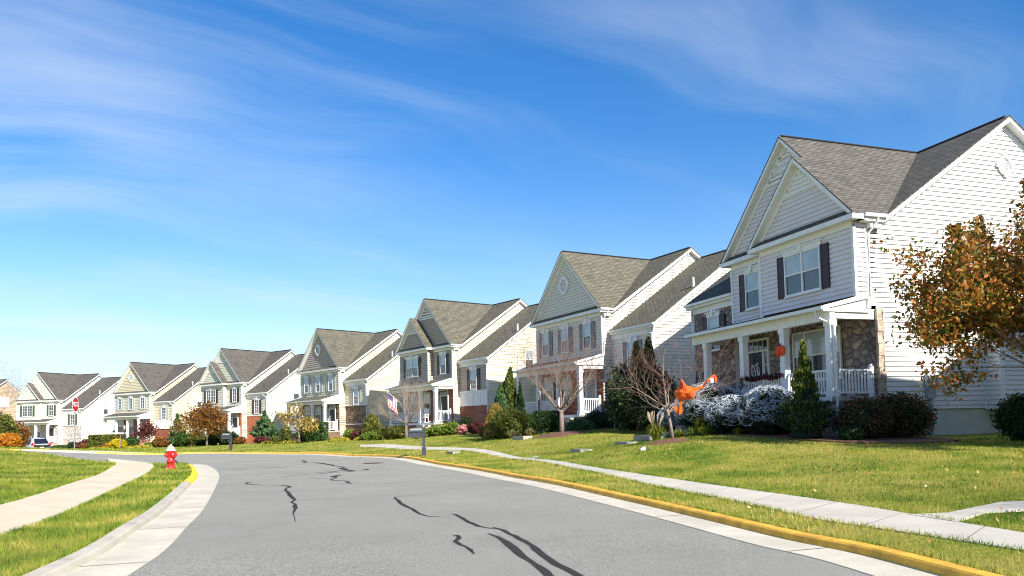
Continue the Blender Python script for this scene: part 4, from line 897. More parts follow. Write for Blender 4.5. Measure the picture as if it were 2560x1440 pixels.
# orange cloth ghost
def ghost():
    mb=MB(); D=24.9; P=[]
    def p(px,py,d=0.): 
        r=ray(px,py); t=(D+d)/r[1]; return (r[0]*t,D+d,EYE+r[2]*t)
    ol=[(1702,946),(1708,952),(1716,963),(1728,968),(1745,968),(1757,962),(1770,948),(1780,938),(1788,936),(1793,946),(1793,956),(1788,957),(1785,945),(1778,946),(1768,958),(1757,970),(1742,978),(1738,984),(1735,996),(1722,999),(1705,1001),(1696,1000),(1687,988),(1685,980),(1697,965)]
    n=len(ol); ctr=p(1712,982,-.35); rim=[p(a,b,.10*math.sin(i*1.7)) for i,(a,b) in enumerate(ol)]
    def fan(c,idx):
        for i,j in zip(idx[:-1],idx[1:]):
            a,b=rim[i],rim[j]; m1=tuple((a[k]+c[k])/2 for k in range(3)); m2=tuple((b[k]+c[k])/2 for k in range(3)); m1=(m1[0],m1[1]-.10+.07*math.sin(i*2.1),m1[2]); m2=(m2[0],m2[1]-.10+.07*math.sin(j*2.1),m2[2]); mb.poly([a,b,m2,m1]); mb.poly([m1,m2,c])
    fan(ctr,[0,1,2,3,17,18,19,20,21,22,23,24,0])
    for a,b,c,d in ((3,4,16,17),(4,5,15,16),(5,6,14,15),(6,7,13,14),(7,8,12,13),(8,9,11,12),(9,10,11,11)):
        q=[rim[a],rim[b],rim[c],rim[d]]; q=q[:3] if c==d else q; mb.poly(q)
    tail=[(1698,1000),(1706,1001),(1705,1010),(1706,1022),(1706,1032),(1698,1038),(1693,1034),(1687,1024),(1683,1019),(1690,1015),(1695,1020),(1698,1026)]
    t=[p(a,b,-.05*(i%3)) for i,(a,b) in enumerate(tail)]; mb.poly([t[0],t[1],t[2]]); mb.poly([t[0],t[2],t[3],t[11]]); mb.poly([t[11],t[3],t[4],t[5]]); mb.poly([t[11],t[5],t[6],t[10]]); mb.poly([t[10],t[6],t[7],t[9]]); mb.poly([t[9],t[7],t[8]])
    # give the cloth a thin back layer
    k=len(mb.v); nf=len(mb.f); mb.v+=[(a,b+.012,c) for a,b,c in mb.v]; mb.f+=[[i+k for i in f][::-1] for f in mb.f[:nf]]; mb.m+=mb.m[:nf]; mb.uv+=mb.uv[:]
    root=thing('cloth_ghost',(0,0,0),0,'bright orange cloth ghost decoration strung from the bare tree over the shrubs','decoration')
    M=pm('orange_cloth',(.98,.17,.004),.8,.15,6); b=M.node_tree.nodes['Principled BSDF']; b.inputs['Sheen Weight'].default_value=.3
    nn=M.node_tree.nodes; ll=M.node_tree.links
    if 'Translucent BSDF' not in nn: tr=nn.new('ShaderNodeBsdfTranslucent'); tr.inputs[0].default_value=(.95,.2,.01,1); ms=nn.new('ShaderNodeMixShader'); ms.inputs[0].default_value=.4; ll.new(b.outputs[0],ms.inputs[1]); ll.new(tr.outputs[0],ms.inputs[2]); ll.new(ms.outputs[0],nn['Material Output'].inputs[0])
    mb.build('cloth',M,root)
    hb=MB(); a=p(1776,945,.0); hb.prism([p(1776,946,-.03),p(1783,944,-.03),p(1785,956,-.03),p(1777,957,-.03)],(0,.04,0)); hb.build('face_card',pm('pale_card',(.8,.7,.68),.8),root)
ghost()
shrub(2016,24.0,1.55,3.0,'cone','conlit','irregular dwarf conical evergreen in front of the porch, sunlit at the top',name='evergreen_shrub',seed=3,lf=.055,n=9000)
hx,hy=hl(1,-.9,-2.9)
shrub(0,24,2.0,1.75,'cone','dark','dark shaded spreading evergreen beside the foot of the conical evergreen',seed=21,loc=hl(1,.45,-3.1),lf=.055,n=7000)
shrub(0,24,1.7,1.25,'ball','nand','dark heavenly bamboo shrub with red tips below the side porch railing',seed=22,loc=hl(1,1.4,-1.7),lf=.06,dens=.8)
shrub(0,23.6,1.8,1.4,'ball','nand','broad heavenly bamboo shrub with reddish top against the white side wall',seed=23,loc=hl(1,1.45,-.4),lf=.06,dens=.8)
shrub(0,23.9,.9,1.0,'ball','nand','thin straggly red tipped shrub beside the electric meter',seed=24,loc=hl(1,1.1,.75),lf=.055,dens=.28,core=False)
shrub(2128,22.8,.75,.45,'ball','dark','small dark shrub at the shaded front edge of the mulch bed',seed=25,lf=.04)
shrub(2556,21.5,1.35,1.3,'ball','dark','dark spiky shrub cut off by the right edge of the picture',seed=26,lf=.05,dens=.8)
for k,(px,D,pal,wd,h,lb) in enumerate([(1697,28.3,'tuft',.7,.4,'green and yellow leafy clump just right of the leaning bare tree'),(1728,28.0,'lime',.8,.42,'yellow green arching clump below the orange cloth ghost'),(1762,27.6,'tuft',.9,.5,'bright yellow green arching clump in front of the tallest cobwebbed shrub'),(1800,27.2,'tuftd',.6,.3,'small dark green strappy clump left of the mulch gap'),(1846,26.6,'yel',.6,.32,'low yellow strappy clump at the bed edge, mid way along'),(1885,26.0,'tuftd',1.,.45,'dark striped arching clump in shade under the cobwebs'),(1925,25.4,'tuftd',.9,.4,'dark strappy clump at the left foot of the conical evergreen')]):
    tuft(px,D,wd,h,pal,lb,seed=k,n=110,group='strappy clumps edging the front bed',name='liriope_clump')
shrub(1765,28.3,.9,.75,'ball','yel','small loose yellow leaved shrub below the cobwebs',seed=31,lf=.05,dens=.45,core=False)
tuft(1640,28.8,1.1,.85,'tuft','yellow green fountain grass with seed plumes left of the leaning bare tree',seed=9,n=160,plume=22)
tree(1683,26.2,4.0,5.2,'small leafless tree with pale leaning trunk in front of the nearest house',seed=6,r0=.055,trunk_h=.27,leanx=-.28,nb=8,up=.55,levels=3,group='leafless young street front trees')
disc(1668,25.9,.85,MULCH,'mulch_ring','')
tree(1405,37,6.2,6.8,'wide leafless tree with upright forked trunk before the brick porch house',seed=8,r0=.11,trunk_h=.18,nb=8,up=.8,group='leafless young street front trees')
disc(1400,36.6,1.5,MULCH,'mulch_ring','')
tree(0,20,6.3,6.4,'large pear tree with russet and green autumn leaves before the white side wall',seed=12,loc=(13.75,19.5),pal='pear',nleaf=30000,lf=.075,r0=.10,trunk_h=.28,nb=8,name='autumn_pear_tree',up=.6,spires=((-2.5,-.3,3.4,5.6,1.1,1500),(-.6,-.6,4.2,6.9,1.0,1800),(-1.6,.2,3.6,5.9,.9,900),(.4,0,4.5,7.6,1.2,1800),(-3.1,0,2.6,4.2,.9,700)))
tree(0,6,6.0,5.0,'leafless tree beyond the right edge shading the front walk with thin branch shadows',seed=15,loc=(11.8,5.2),r0=.08,trunk_h=.3,nb=6,group='leafless young street front trees')
# --- second house
shrub(1597,36.5,.8,4.1,'column','green','tall dark evergreen with narrow pale tip in the shade between the first two houses',name='evergreen_tree',cat='tree',seed=41,lf=.09,n=6000)
shrub(1628,35.5,.8,4.2,'column','green','right hand tall dark evergreen beside the stone wing of the nearest house',name='evergreen_tree',cat='tree',seed=42,lf=.09,n=6000)
shrub(1602,35,3.2,3.1,'ball','magn','big dark broadleaf shrub in deep shade behind the leaning bare tree',seed=43,lf=.09)
shrub(1655,33.5,2.2,1.8,'ball','dark','dark shaded shrub filling the gap left of the cobwebbed shrubs',seed=44,lf=.07)
shrub(1452,38.5,1.5,.55,'mound','conif','low spreading green juniper right of the concrete steps',name='juniper',seed=45)
shrub(1500,39.5,2.0,.9,'mound','dark','dark low juniper in shade below the brick pier',name='juniper',seed=46)
shrub(1368,41,1.35,1.15,'box','green','clipped green hedge shrub left of the concrete steps',seed=47)
shrub(1320,40.3,1.5,1.15,'ball','green','rounded green shrub right of the widest shrub before the brick porch',seed=48)
shrub(1276,40.0,2.0,1.5,'ball','olive','widest rounded shrub with sunlit top, before the brick porch house',seed=49)
shrub(1240,41.5,1.5,1.85,'weep','gold','weeping dwarf tree with drooping golden foliage beside the widest shrub',name='weeping_tree',cat='tree',seed=50,dens=.6)
shrub(1262,45,.95,3.9,'column','conlit','tall narrow leaning cypress between the second and third houses',name='cypress',cat='tree',seed=51,lean=.4,n=5000,lf=.08)
shrub(1253,44,.8,2.9,'column','conif','shorter narrow green cypress left of the tall leaning one',name='cypress',cat='tree',seed=52,n=3000,lf=.08)
shrub(1302,44.5,1.1,2.9,'cone','dark','dark conifer in the shade at the left end of the brick porch',name='conifer',cat='tree',seed=53,n=3500,lf=.08)
tuft(1280,38.8,1.0,.55,'wheat','pale striped grass clump left of the walkway stone',seed=3,n=90,plume=0)
tuft(1325,38.3,.9,.5,'wheat','pale striped grass clump beside the black lamp post',seed=4,n=80)
shrub(1219,43,.9,.55,'ball','rust','small bronze leaved shrub at the left foot of the weeping tree',seed=54)
# --- third house
for k,(px,w_,h) in enumerate([(1066,1.3,.55),(1098,1.5,.7),(1130,1.2,.85)]):
    shrub(px,51.5-k*.3,w_,h,'ball','lime',('low yellow green juniper just right of the near mailbox','yellow green shrub in the middle below the white porch','taller green shrub left of the pink flowers')[k],seed=60+k,group='yellow green shrubs by the cream porch')
shrub(1157,50.5,.75,.62,'ball','pink','round bush of pink and white flowers below the brick wing',name='flowering_bush',seed=63,lf=.07)
shrub(1191,49.5,1.2,.75,'ball','burg','dark burgundy barberry right of the pink flowers',seed=64)
shrub(1232,47.5,1.4,.6,'ball','olive','low tan green shrub between burgundy barberry and weeping tree',seed=65)
shrub(1165,53,1.1,1.1,'ball','dark','dark shrub against the brick behind the pink flowers',seed=66)
for k,(px,D,w_,h,pal) in enumerate([(1000,53.5,1.5,.95,'olive'),(975,56,1.4,.95,'olive'),(948,58,1.4,.7,'lime'),(920,60,1.2,.5,'lime')]):
    shrub(px,D,w_,h,'ball',pal,('sunlit boxwood just left of the pale forked tree','second boxwood left of the pale forked tree','third boxwood from the pale forked tree, yellow green','smallest boxwood, furthest left of the row by the weeping tree')[k],seed=70+k,group='boxwoods between the third and fourth houses')
shrub(895,62,1.2,.75,'ball','burg','low burgundy shrub under the weeping tree beside ledge stone wall',seed=75)
shrub(931,61.5,1.9,1.95,'weep','olive','small weeping tree with olive leaves at the shaded stone wing',name='weeping_tree',cat='tree',seed=76,dens=.7,core=False)
tree(1016,53,5.0,4.9,'leafless tree with whitish forked trunk behind the near mailbox',seed=21,r0=.11,trunk_h=.2,nb=6,group='leafless young street front trees',twigm=pm('pale_twig',(.34,.26,.19),.8,.2,20))
# --- fourth house
shrub(792,65.5,1.65,1.55,'box','green','large clipped cylindrical green bush at the ledge stone steps',seed=80,depth=1.65)
shrub(757,67,1.1,1.3,'ball','green','smaller clipped bush left of the large cylindrical one',seed=81)
shrub(877,63,1.2,.85,'ball','lime','loose green shrub right of the ledge stone porch base',seed=82)
for k,(px,D) in enumerate([(860,62),(840,62.5),(905,61)]): shrub(px,D,1.2,.25,'mound','yel',('low yellow groundcover clump below the loose green shrub','leftmost low yellow groundcover clump by stone steps','right low yellow groundcover clump by burgundy shrub')[k],seed=83+k,group='low yellow groundcover')
tree(748,63,3.3,3.4,'small tree with sparse golden leaves on forked pale trunk',seed=31,pal='gold',nleaf=900,lf=.12,r0=.07,trunk_h=.3,nb=5,name='autumn_tree')
shrub(715,69,1.1,1.45,'ball','olive','bronze green tree like shrub on bare stems left of sparse golden tree',seed=86,dens=.6)
shrub(690,69,.9,.55,'ball','olive','low rounded yellow green bush right of the burgundy bush',seed=87)
shrub(655,70,1.4,.6,'ball','burg','low burgundy bush beneath the broad blue green conifer',seed=88)
for k,px in enumerate((668,690,712,735)): shrub(px,66-k*.8,1.0,.22,'mound','yel','low yellow groundcover patch along the kerb side of the stone edged bed',seed=90+k,group='yellow groundcover patches in the stone edged bed')
# --- fifth house
shrub(662,72.5,2.7,2.9,'cone','conif','broad blue green conifer covering the orange brick wing',name='conifer',cat='tree',seed=95,lf=.14,n=5000)
shrub(600,76,1.2,.75,'ball','rust','low rust coloured shrub at the foot of the orange brick pier',seed=96)
shrub(568,76,2.1,1.35,'ball','dark','dark rounded shrub behind the far mailbox',seed=97)
shrub(533,76,1.3,1.5,'ball','green','dark green shrub just right of the russet tree trunk',seed=98)
shrub(493,78,1.6,1.5,'ball','olive','olive shrub left of the russet tree trunk',seed=99)
shrub(507,74,1.2,.6,'ball','dark','small dark shrub directly under the russet tree',seed=100)
tree(517,72,4.1,4.3,'rounded russet leaved tree before the house with orange brick pier',seed=33,pal='rust',nleaf=4200,lf=.13,r0=.09,trunk_h=.25,nb=6,name='autumn_tree')
# --- sixth house
shrub(443,80,2.3,3.3,'cone','conif','upright green conifer behind the fire hydrant',name='conifer',cat='tree',seed=110,lf=.15,n=4500)
shrub(460,79,1.5,1.4,'ball','green','dark green round shrub at the foot of the upright conifer',seed=111)
shrub(268,84,3.5,1.4,'box','olive','long clipped hedge before the tan house',name='hedge',seed=112,depth=1.4)
shrub(295,76,1.5,1.05,'ball','yelb','round bright yellow bush before the tan house',seed=113)
shrub(331,82,1.4,1.15,'ball','green','round dark green shrub right of the bright yellow bush',seed=114)
shrub(378,79,1.0,.5,'box','lime','small clipped box shaped bush left of the fire hydrant',seed=115)
shrub(274,77,.7,.7,'ball','orange','small orange bush touching the left of the bright yellow bush',seed=116)
shrub(259,77,.9,.5,'ball','rust','small brown mounded bush below the clipped hedge',seed=117)
tree(364,84,2.9,2.2,'slender dark burgundy leaved tree by the brick wing of the tan house',seed=35,pal='burg',nleaf=1300,lf=.14,r0=.04,trunk_h=.15,nb=5,name='plum_tree')
shrub(402,79,1.6,1.0,'ball','rust','rusty brown grass like bush left of the upright conifer',seed=118)
for k,px in enumerate((238,258,325,345,362)): shrub(px,74,1.3,.28,'mound','yel','low yellow strappy edging before the tan house',seed=120+k,group='yellow edging plants before the tan house')
tree(301,70,1.9,.5,'thin staked sapling in front of the bright yellow bush',seed=36,r0=.03,trunk_h=.6,nb=2,levels=2,name='sapling')
tree(497,80,4.2,5.0,'thin tree with sparse golden leaves before the tan side wall',seed=37,pal='gold',nleaf=900,lf=.14,r0=.06,trunk_h=.3,nb=5,name='autumn_tree')
# --- seventh house and far left
shrub(214,92,1.9,.95,'mound','burg','low spreading dark maple before the pale stone wing',name='maple_shrub',seed=130,lf=.16)
shrub(212,90,1.0,.55,'ball','rust','small brown mounded bush right of the stop sign',seed=131)
shrub(155,97,3.2,.4,'mound','green','long low dark green hedge behind the parked car',name='hedge',seed=132,depth=1.)
shrub(183,96,1.2,.8,'ball','dark','small dark shrub just left of the stop sign post',seed=133)
shrub(36,63,2.2,2.4,'ball','rust','large pinkish brown autumn shrub left of the parked car',seed=134,lf=.12,dens=.8)
shrub(6,60,2.1,2.8,'ball','olive','large orange and green shrub at the far left edge',seed=135,lf=.12)
shrub(22,58,1.6,1.2,'ball','orange','lower orange leaved shrub at the far left edge',seed=136,lf=.12)
tree(-22,62,8.3,5.6,'leafless tree reaching in from the far left edge',seed=41,r0=.12,trunk_h=.35,nb=6,twigm=pm('grey_twig',(.2,.2,.22),.8,.2,20))
# ---------------------------------------------------------------- street furniture
def hydrant():
    x,y=G(427,1172,.12); z=F(x,y); t=thing('fire_hydrant',(x,y,z),R(-35),'red fire hydrant with white bonnet on the grass verge at the corner','fire hydrant')
    b=MB(); b.lathe([(.185,0),(.19,.02),(.19,.045),(.165,.07),(.125,.085),(.12,.10),(.12,.24),(.145,.245),(.145,.275),(.128,.285),(.128,.6),(.14,.62),(.14,.64)],28)
    for k in range(8):
        a=k*math.pi/4; b.lathe([(.018,.045),(.018,.065)],6,(.165*math.cos(a),.165*math.sin(a),0))
    o=b.build('body',RED,t,False); sm(o)
    c=MB(); c.lathe([(.17,.64),(.175,.655),(.165,.67),(.14,.685),(.13,.72),(.115,.76),(.08,.80),(.045,.825),(.03,.835),(.03,.875),(.02,.88)],28); sm(c.build('bonnet',HWHITE,t))
    n=MB(); n.lathe([(.09,.10),(.09,.15),(.105,.15),(.105,.21),(.07,.22),(.03,.225),(.03,.26)],18,(0,0,.49),ax='x'); sm(n.build('pumper_nozzle',RED,t))
    for s in (-1,1):
        n=MB(); n.lathe([(.06,s*.1),(.06,s*.145),(.078,s*.145),(.078,s*.2),(.05,s*.21),(.022,s*.212),(.022,s*.235)],16,(0,0,.5),ax='y'); sm(n.build('hose_nozzle',RED,t))
    ch=MB(); ch.tube([(.03,-.13,.42),(.07,-.16,.30),(.13,-.14,.26),(.18,-.08,.3),(.17,-.02,.40)],.009,6); ch.build('chain',pm('chain_red',(.5,.12,.1),.5),t)
def sm(o):
    for p in o.data.polygons: p.use_smooth=len(p.vertices)==4
    return o
hydrant()
def mailbox(loc,rz,label):
    z=F(*loc); t=thing('mailbox',(loc[0],loc[1],z),rz,label,'mailbox','matching grey mailboxes')
    p=MB(); p.box(-.05,.05,-.05,.05,-.05,1.2); p.box(-.085,.085,-.085,.085,-.05,.33); p.prism([(-.1,-.1,.33),(.1,-.1,.33),(.1,.1,.33),(-.1,.1,.33)],(0,0,.025)); p.box(-.06,.06,-.06,.06,1.2,1.22); p.build('post',DGREY,t)
    f=MB(); f.lathe([(.02,1.22),(.02,1.24),(.045,1.26),(.05,1.285),(.04,1.31),(.01,1.325)],12); f.build('finial',pm('finial_white',(.7,.66,.6),.5),t)
    b=MB(); b.box(-.64,-.02,-.13,.13,.80,1.02); b.build('box',DGREY,t)
    r=MB(); r.prism([(-.68,-.16,1.021),(-.68,.16,1.021),(-.68,.1,1.09),(-.68,-.1,1.09)],(.68,0,0)); r.build('lid',DGREY,t)
    d=MB(); d.box(-.665,-.641,-.12,.12,.81,1.01); d.build('door',BLACK,t)
    a=MB(); a.tube([(-.5,0,.79),(-.42,0,.76),(-.3,0,.74),(-.15,0,.62),(-.06,0,.45)],.022,6); a.build('bracket',DGREY,t)
    n=MB(); n.box(-.6,-.05,-.012,.012,1.095,1.17); n.build('name_plate',pm('plate_grey',(.3,.33,.3),.5),t)
    for k in range(5):
        q=MB(); q.box(-.5+k*.08,-.46+k*.08,-.016,-.0121,1.115,1.15); 
    return t
def gp(px,py,D): 
    r=ray(px,py); return (r[0]/r[1]*D,D)
mailbox(gp(1060,1135,33.2),R(-2),'near grey mailbox with pale ball finial standing on the verge by the yellow kerb')
mailbox(gp(577,1124,53.5),R(-6),'distant grey mailbox behind the far yellow kerb')
def lamp(px,D,h,label):
    x,y=at(px,D); t=thing('lamp_post',(x,y,F(x,y)),0,label,'lamp post','black lamp posts in front gardens'); p=MB(); p.tube([(0,0,0),(0,0,h)],.04,8); p.lathe([(.07,0),(.07,.3),(.05,.35)],10); p.build('post',BLACK,t)
    l_=MB(); l_.lathe([(.06,h),(.11,h+.32),(.13,h+.34),(.03,h+.46),(.015,h+.5)],6); l_.build('lantern',pm('lantern_glass',(.35,.36,.34),.2),t)
lamp(1349,38.2,1.75,'black lamp post beside the concrete steps of the brick porch house'); lamp(757,63.5,1.8,'black lamp post behind the sparse golden tree'); lamp(311,77,1.9,'black lamp post between the yellow bush and round green shrub')
def stop():
    D=44.6; x,y=gp(186,1123,D); z=F(x,y); t=thing('stop_sign',(x,y,z),R(96),'red octagonal stop sign with reversed white lettering on a steel post','stop sign')
    p=MB(); p.box(-.035,.035,-.02,.02,-.2,2.9); o=p.build('post',STEEL,t)
    q=MB(); n=8; r_=.45; pts=[(r_*math.cos(math.pi/8+k*math.pi/4),-.03,2.63+r_*math.sin(math.pi/8+k*math.pi/4)) for k in range(8)]; q.prism(pts,(0,.006,0)); q.build('sign_border',pm('sign_white',(.8,.8,.8),.4),t)
    q=MB(); r_=.415; pts=[(r_*math.cos(math.pi/8+k*math.pi/4),-.034,2.63+r_*math.sin(math.pi/8+k*math.pi/4)) for k in range(8)]; q.prism(pts,(0,.003,0)); q.build('sign_face',SRED,t)
    tx=textmesh('STOP',.34,'lettering',pm('sign_white',(.8,.8,.8),.4),t); tx.rotation_euler=(R(90),0,0); tx.location=(0,-.04,2.63); tx.scale=(.86,1.15,1)
    t.rotation_euler=(0,R(.8),R(96))
stop()
# kerb stencil, reversed as in the picture
def curbtext(p0,p1,body,w_,lab):
    t=textmesh(body,w_,'kerb_stencil',pm('stencil_black',(.05,.035,.02),.9)); 
    return t
def place_text(o,c,ang,sy=1.,tilt=0.):
    o.location=c; o.rotation_euler=(tilt,0,ang); o.scale=(1,sy,1)
i=min(range(len(RC)),key=lambda k:math.dist(RC[k],G(1506,1239,.03))); a,b=RC[i-1],RC[i+1]; ang=math.atan2(b[1]-a[1],b[0]-a[0]); dn=(-math.sin(ang),math.cos(ang))
o=textmesh('FIRE LANE',.13,'kerb_lettering',pm('stencil_black',(.10,.055,.012),.9)); x,y=G(1506,1236.5,.05); qx=RC[i][0]-dn[0]*.07+0; qy=RC[i][1]-dn[1]*.07
place_text(o,(qx,qy,F(qx,qy)-.033),ang+math.pi,.8,-R(32)); tag(o,'faded reversed black stencil on the long yellow kerb','kerb lettering')
i=(iy0+iy1)//2; a,b=LC[i-1],LC[i+1]; ang=math.atan2(b[1]-a[1],b[0]-a[0]); dn=(-math.sin(ang),math.cos(ang)); qx=LC[i][0]+dn[0]*.08; qy=LC[i][1]+dn[1]*.08
o=textmesh('FIRE',.13,'kerb_lettering',pm('stencil_black',(.10,.055,.012),.9)); place_text(o,(qx,qy,F(qx,qy)-.028),ang,.8,R(32)); tag(o,'faded stencil on the short bright yellow kerb piece near the hydrant','kerb lettering')
# ---------------------------------------------------------------- road: sealed cracks, drain
def crack(pts,w_,label='',name='sealed_crack'):
    P=[]; 
    for q in pts: gx_,gy_=G(q[0],q[1],0); P.append((gx_,gy_,q[2] if len(q)>2 else w_))
    Q=[];rn=random.Random(int(pts[0][0]))
    for a,b in zip(P[:-1],P[1:]):
        n=max(2,int(math.dist(a[:2],b[:2])/.18)); 
        for k in range(n): t=k/n; Q.append((a[0]+(b[0]-a[0])*t,a[1]+(b[1]-a[1])*t,(a[2]+(b[2]-a[2])*t)*rn.uniform(.75,1.25)))
    Q.append(P[-1]); mb=MB(); Lr=[]
    for k in range(len(Q)):
        a=Q[max(k-1,0)];b=Q[min(k+1,len(Q)-1)]; dx,dy=b[0]-a[0],b[1]-a[1]; l=math.hypot(dx,dy) or 1; w2=Q[k][2]/2; j=rn.uniform(-.012,.012)
        z=F(Q[k][0],Q[k][1])-CH+.005; Lr.append(((Q[k][0]-dy/l*(w2+j),Q[k][1]+dx/l*(w2+j),z),(Q[k][0]+dy/l*(w2-j),Q[k][1]-dx/l*(w2-j),z)))
    for a,b in zip(Lr[:-1],Lr[1:]):
        q=[a[0],a[1],b[1],b[0]]; mb.poly(q if nrm(q)[2]>0 else q[::-1])
    o=mb.build(name,TAR); o['kind']='structure'
z=lambda L_,ox,oy,s: [(ox+p[0]/s,oy+p[1]/s,p[2]*.66) for p in L_]
zq=lambda L_,ox,oy,s: [(ox+p[0]/s,oy+p[1]/s,p[2]*(.2 if p[2]>=.25 and oy+p[1]/s>1190 else .62)) for p in L_]
crack(z([(705,150,.01),(400,172,.05),(365,182,.07),(400,205,.09),(440,240,.13),(475,262,.12),(560,300,.10),(640,350,.10),(700,372,.06),(800,380,.03),(985,386,.01)],900,1200,4.267),.08)
crack(z([(990,350,.04),(1050,370,.11),(1150,430,.10),(1250,485,.10),(1350,502,.05),(1455,520,.02)],900,1200,4.267),.08)
crack(z([(1430,500,.05),(1520,530,.10),(1650,595,.10),(1800,675,.11),(1880,735,.14),(2000,840,.12),(2100,900,.12),(2250,970,.12),(2400,1060,.12),(2600,1180,.10)],900,1200,4.267),.08)
crack(z([(1380,570,.03),(1470,610,.09),(1600,690,.15),(1680,770,.13),(1800,850,.12),(1920,935,.12),(2010,1020,.12),(2150,1130,.1)],900,1200,4.267),.08)
crack(z([(990,585,.05),(1040,585,.10),(1065,620,.10),(1020,655,.10),(1060,690,.06),(1140,710,.06),(1180,745,.08),(1225,790,.02)],900,1200,4.267),.08)
crack(zq([(200,515,.01),(150,528,.12),(85,543,.10),(130,555,.10),(320,573,.06),(650,573,.06),(740,583,.16),(800,602,.14),(745,620,.3),(720,655,.35),(770,690,.45),(800,740,.45),(850,790,.4),(890,810,.3),(810,850,.25),(890,880,.3),(865,910,.18),(888,945,.1),(850,1040,.03),(905,1165,.01)],600,1120,6.4),.1)
crack(zq([(1200,185,.05),(1050,187,.15),(985,205,.18),(1060,215,.2),(1010,225,.2),(1120,236,.12),(1180,230,.2),(1340,248,.3),(1420,262,.25),(1470,268,.3),(1500,280,.15),(1680,302,.2),(1600,315,.2),(1690,330,.4),(1690,345,.2),(1760,352,.3),(1820,363,.25),(1650,378,.1),(1500,378,.1),(1380,390,.3),(1200,402,.1),(850,422,.08),(620,438,.04)],600,1120,6.4),.1)
crack(zq([(1700,348,.15),(1500,368,.2),(1300,378,.1),(1100,388,.08),(800,397,.08),(0,400,.04)],600,1120,6.4),.1)
crack(zq([(1630,415,.15),(1500,437,.35),(1540,455,.3),(1450,485,.3),(1500,497,.15),(1680,503,.12),(1740,515,.3),(1700,525,.3),(1770,545,.2)],600,1120,6.4),.1)
crack(zq([(1450,460,.1),(1280,465,.07),(640,490,.03)],600,1120,6.4),.1); crack(zq([(-350,330,.08),(0,323,.1),(450,308,.12),(750,300,.1),(1430,297,.03)],600,1120,6.4),.1)
crack(zq([(1820,350,.06),(1990,347,.1),(2010,333,.25),(2050,343,.25),(2040,328,.05),(2560,318,.05)],600,1120,6.4),.1); crack([(384,1132),(400,1137),(420,1145),(450,1158)],.18); crack([(545,1162),(600,1161.5),(628,1161)],.06); crack([(566,1186.5),(582,1186)],.06)
x,y=gp(935,1158.5,32); x,y=G(935,1158.5,0); mb=MB(); mb.lathe([(.42,-.002),(.42,.004)],20,(x,y,F(x,y)-CH+.005)); mb.build('manhole_cover',pm('rusty_iron',(.13,.07,.05),.8,.3,9))['kind']='structure'
# ---------------------------------------------------------------- step stones, block, small lights
def block(pts,h,name,label,th=.3):
    zt=max(F(*p) for p in pts)+h; mb=MB(); top=[(p[0],p[1],zt) for p in pts]
    if nrm(top)[2]<0: top=top[::-1]
    mb.prism(top,(0,0,-th-h)); return tag(mb.build(name,STEP),label,'step')
def quad(c,wd,dp,ang): 
    ca,sa=math.cos(ang),math.sin(ang); return [(c[0]+ca*u-sa*v,c[1]+sa*u+ca*v) for u,v in ((-wd/2,-dp/2),(wd/2,-dp/2),(wd/2,dp/2),(-wd/2,dp/2))]
A1=R(-66)
for k,(px,D,w_,d_,h,lb) in enumerate([(1452,28.5,.8,.5,.06,'lowest concrete walk step left of the leaning bare tree'),(1566,29.5,.9,.5,.05,'middle concrete walk step left of the leaning bare tree'),(1622,30.1,1.1,.7,.1,'upper concrete walk step behind the leaning bare tree'),(1662,31,.8,.5,.12,'top concrete step block by the fountain grass')]):
    block(quad(at(px,D),w_,d_,A1+R(90)*0),h,'walk_step',lb)
block(quad(at(1306,36.8),1.0,.5,R(-60)),.1,'walk_step','concrete step beside the striped grass clumps before the brick porch house'); block(quad(at(1132,33.5),.7,.35,R(-60)),.06,'walk_step','low pale step in the lawn right of the near mailbox')
block([(8.35,11.6),(8.6,10.9),(9.6,11.2),(9.4,11.9)],.30,'walk_step','grey concrete step block at the right edge beside the walkway')
slab('walkway',[G(1310,1150,.13),G(1350,1148,.13),G(1342,1151.5,.13),G(1326,1154,.13)],.02,CONC)
x,y=at(1601,24.2); t=thing('garden_light',(x,y,F(x,y)),0,'small white garden light lying in the lawn by the mulch ring','garden light'); mb=MB(); mb.tube([(0,0,.03),(.15,-.02,.07)],[.05,.09],10); mb.build('head',HWHITE,t); mb=MB(); mb.tube([(.12,0,.04),(.4,.02,.02)],.03,6); mb.build('stem',BLACK,t)
# white bird house lantern on a post before the second house
x,y=at(1537,37.5); t=thing('lantern_birdhouse',(x,y,F(x,y)),R(-40),'small white house shaped lantern on a thin post right of the brick pier','lantern'); mb=MB(); mb.box(-.15,.15,-.13,.13,1.15,1.5); mb.build('body',HWHITE,t); mb=MB(); mb.prism([(-.2,-.18,1.5),(.2,-.18,1.5),(0,-.18,1.68)],(0,.36,0)); mb.build('roof',HWHITE,t); mb=MB(); mb.box(-.06,.06,-.14,-.131,1.22,1.42); mb.build('opening',pm('grey_open',(.25,.28,.33),.6),t); mb=MB(); mb.tube([(0,0,0),(0,0,1.15)],.02,6); mb.build('post',STEEL,t)
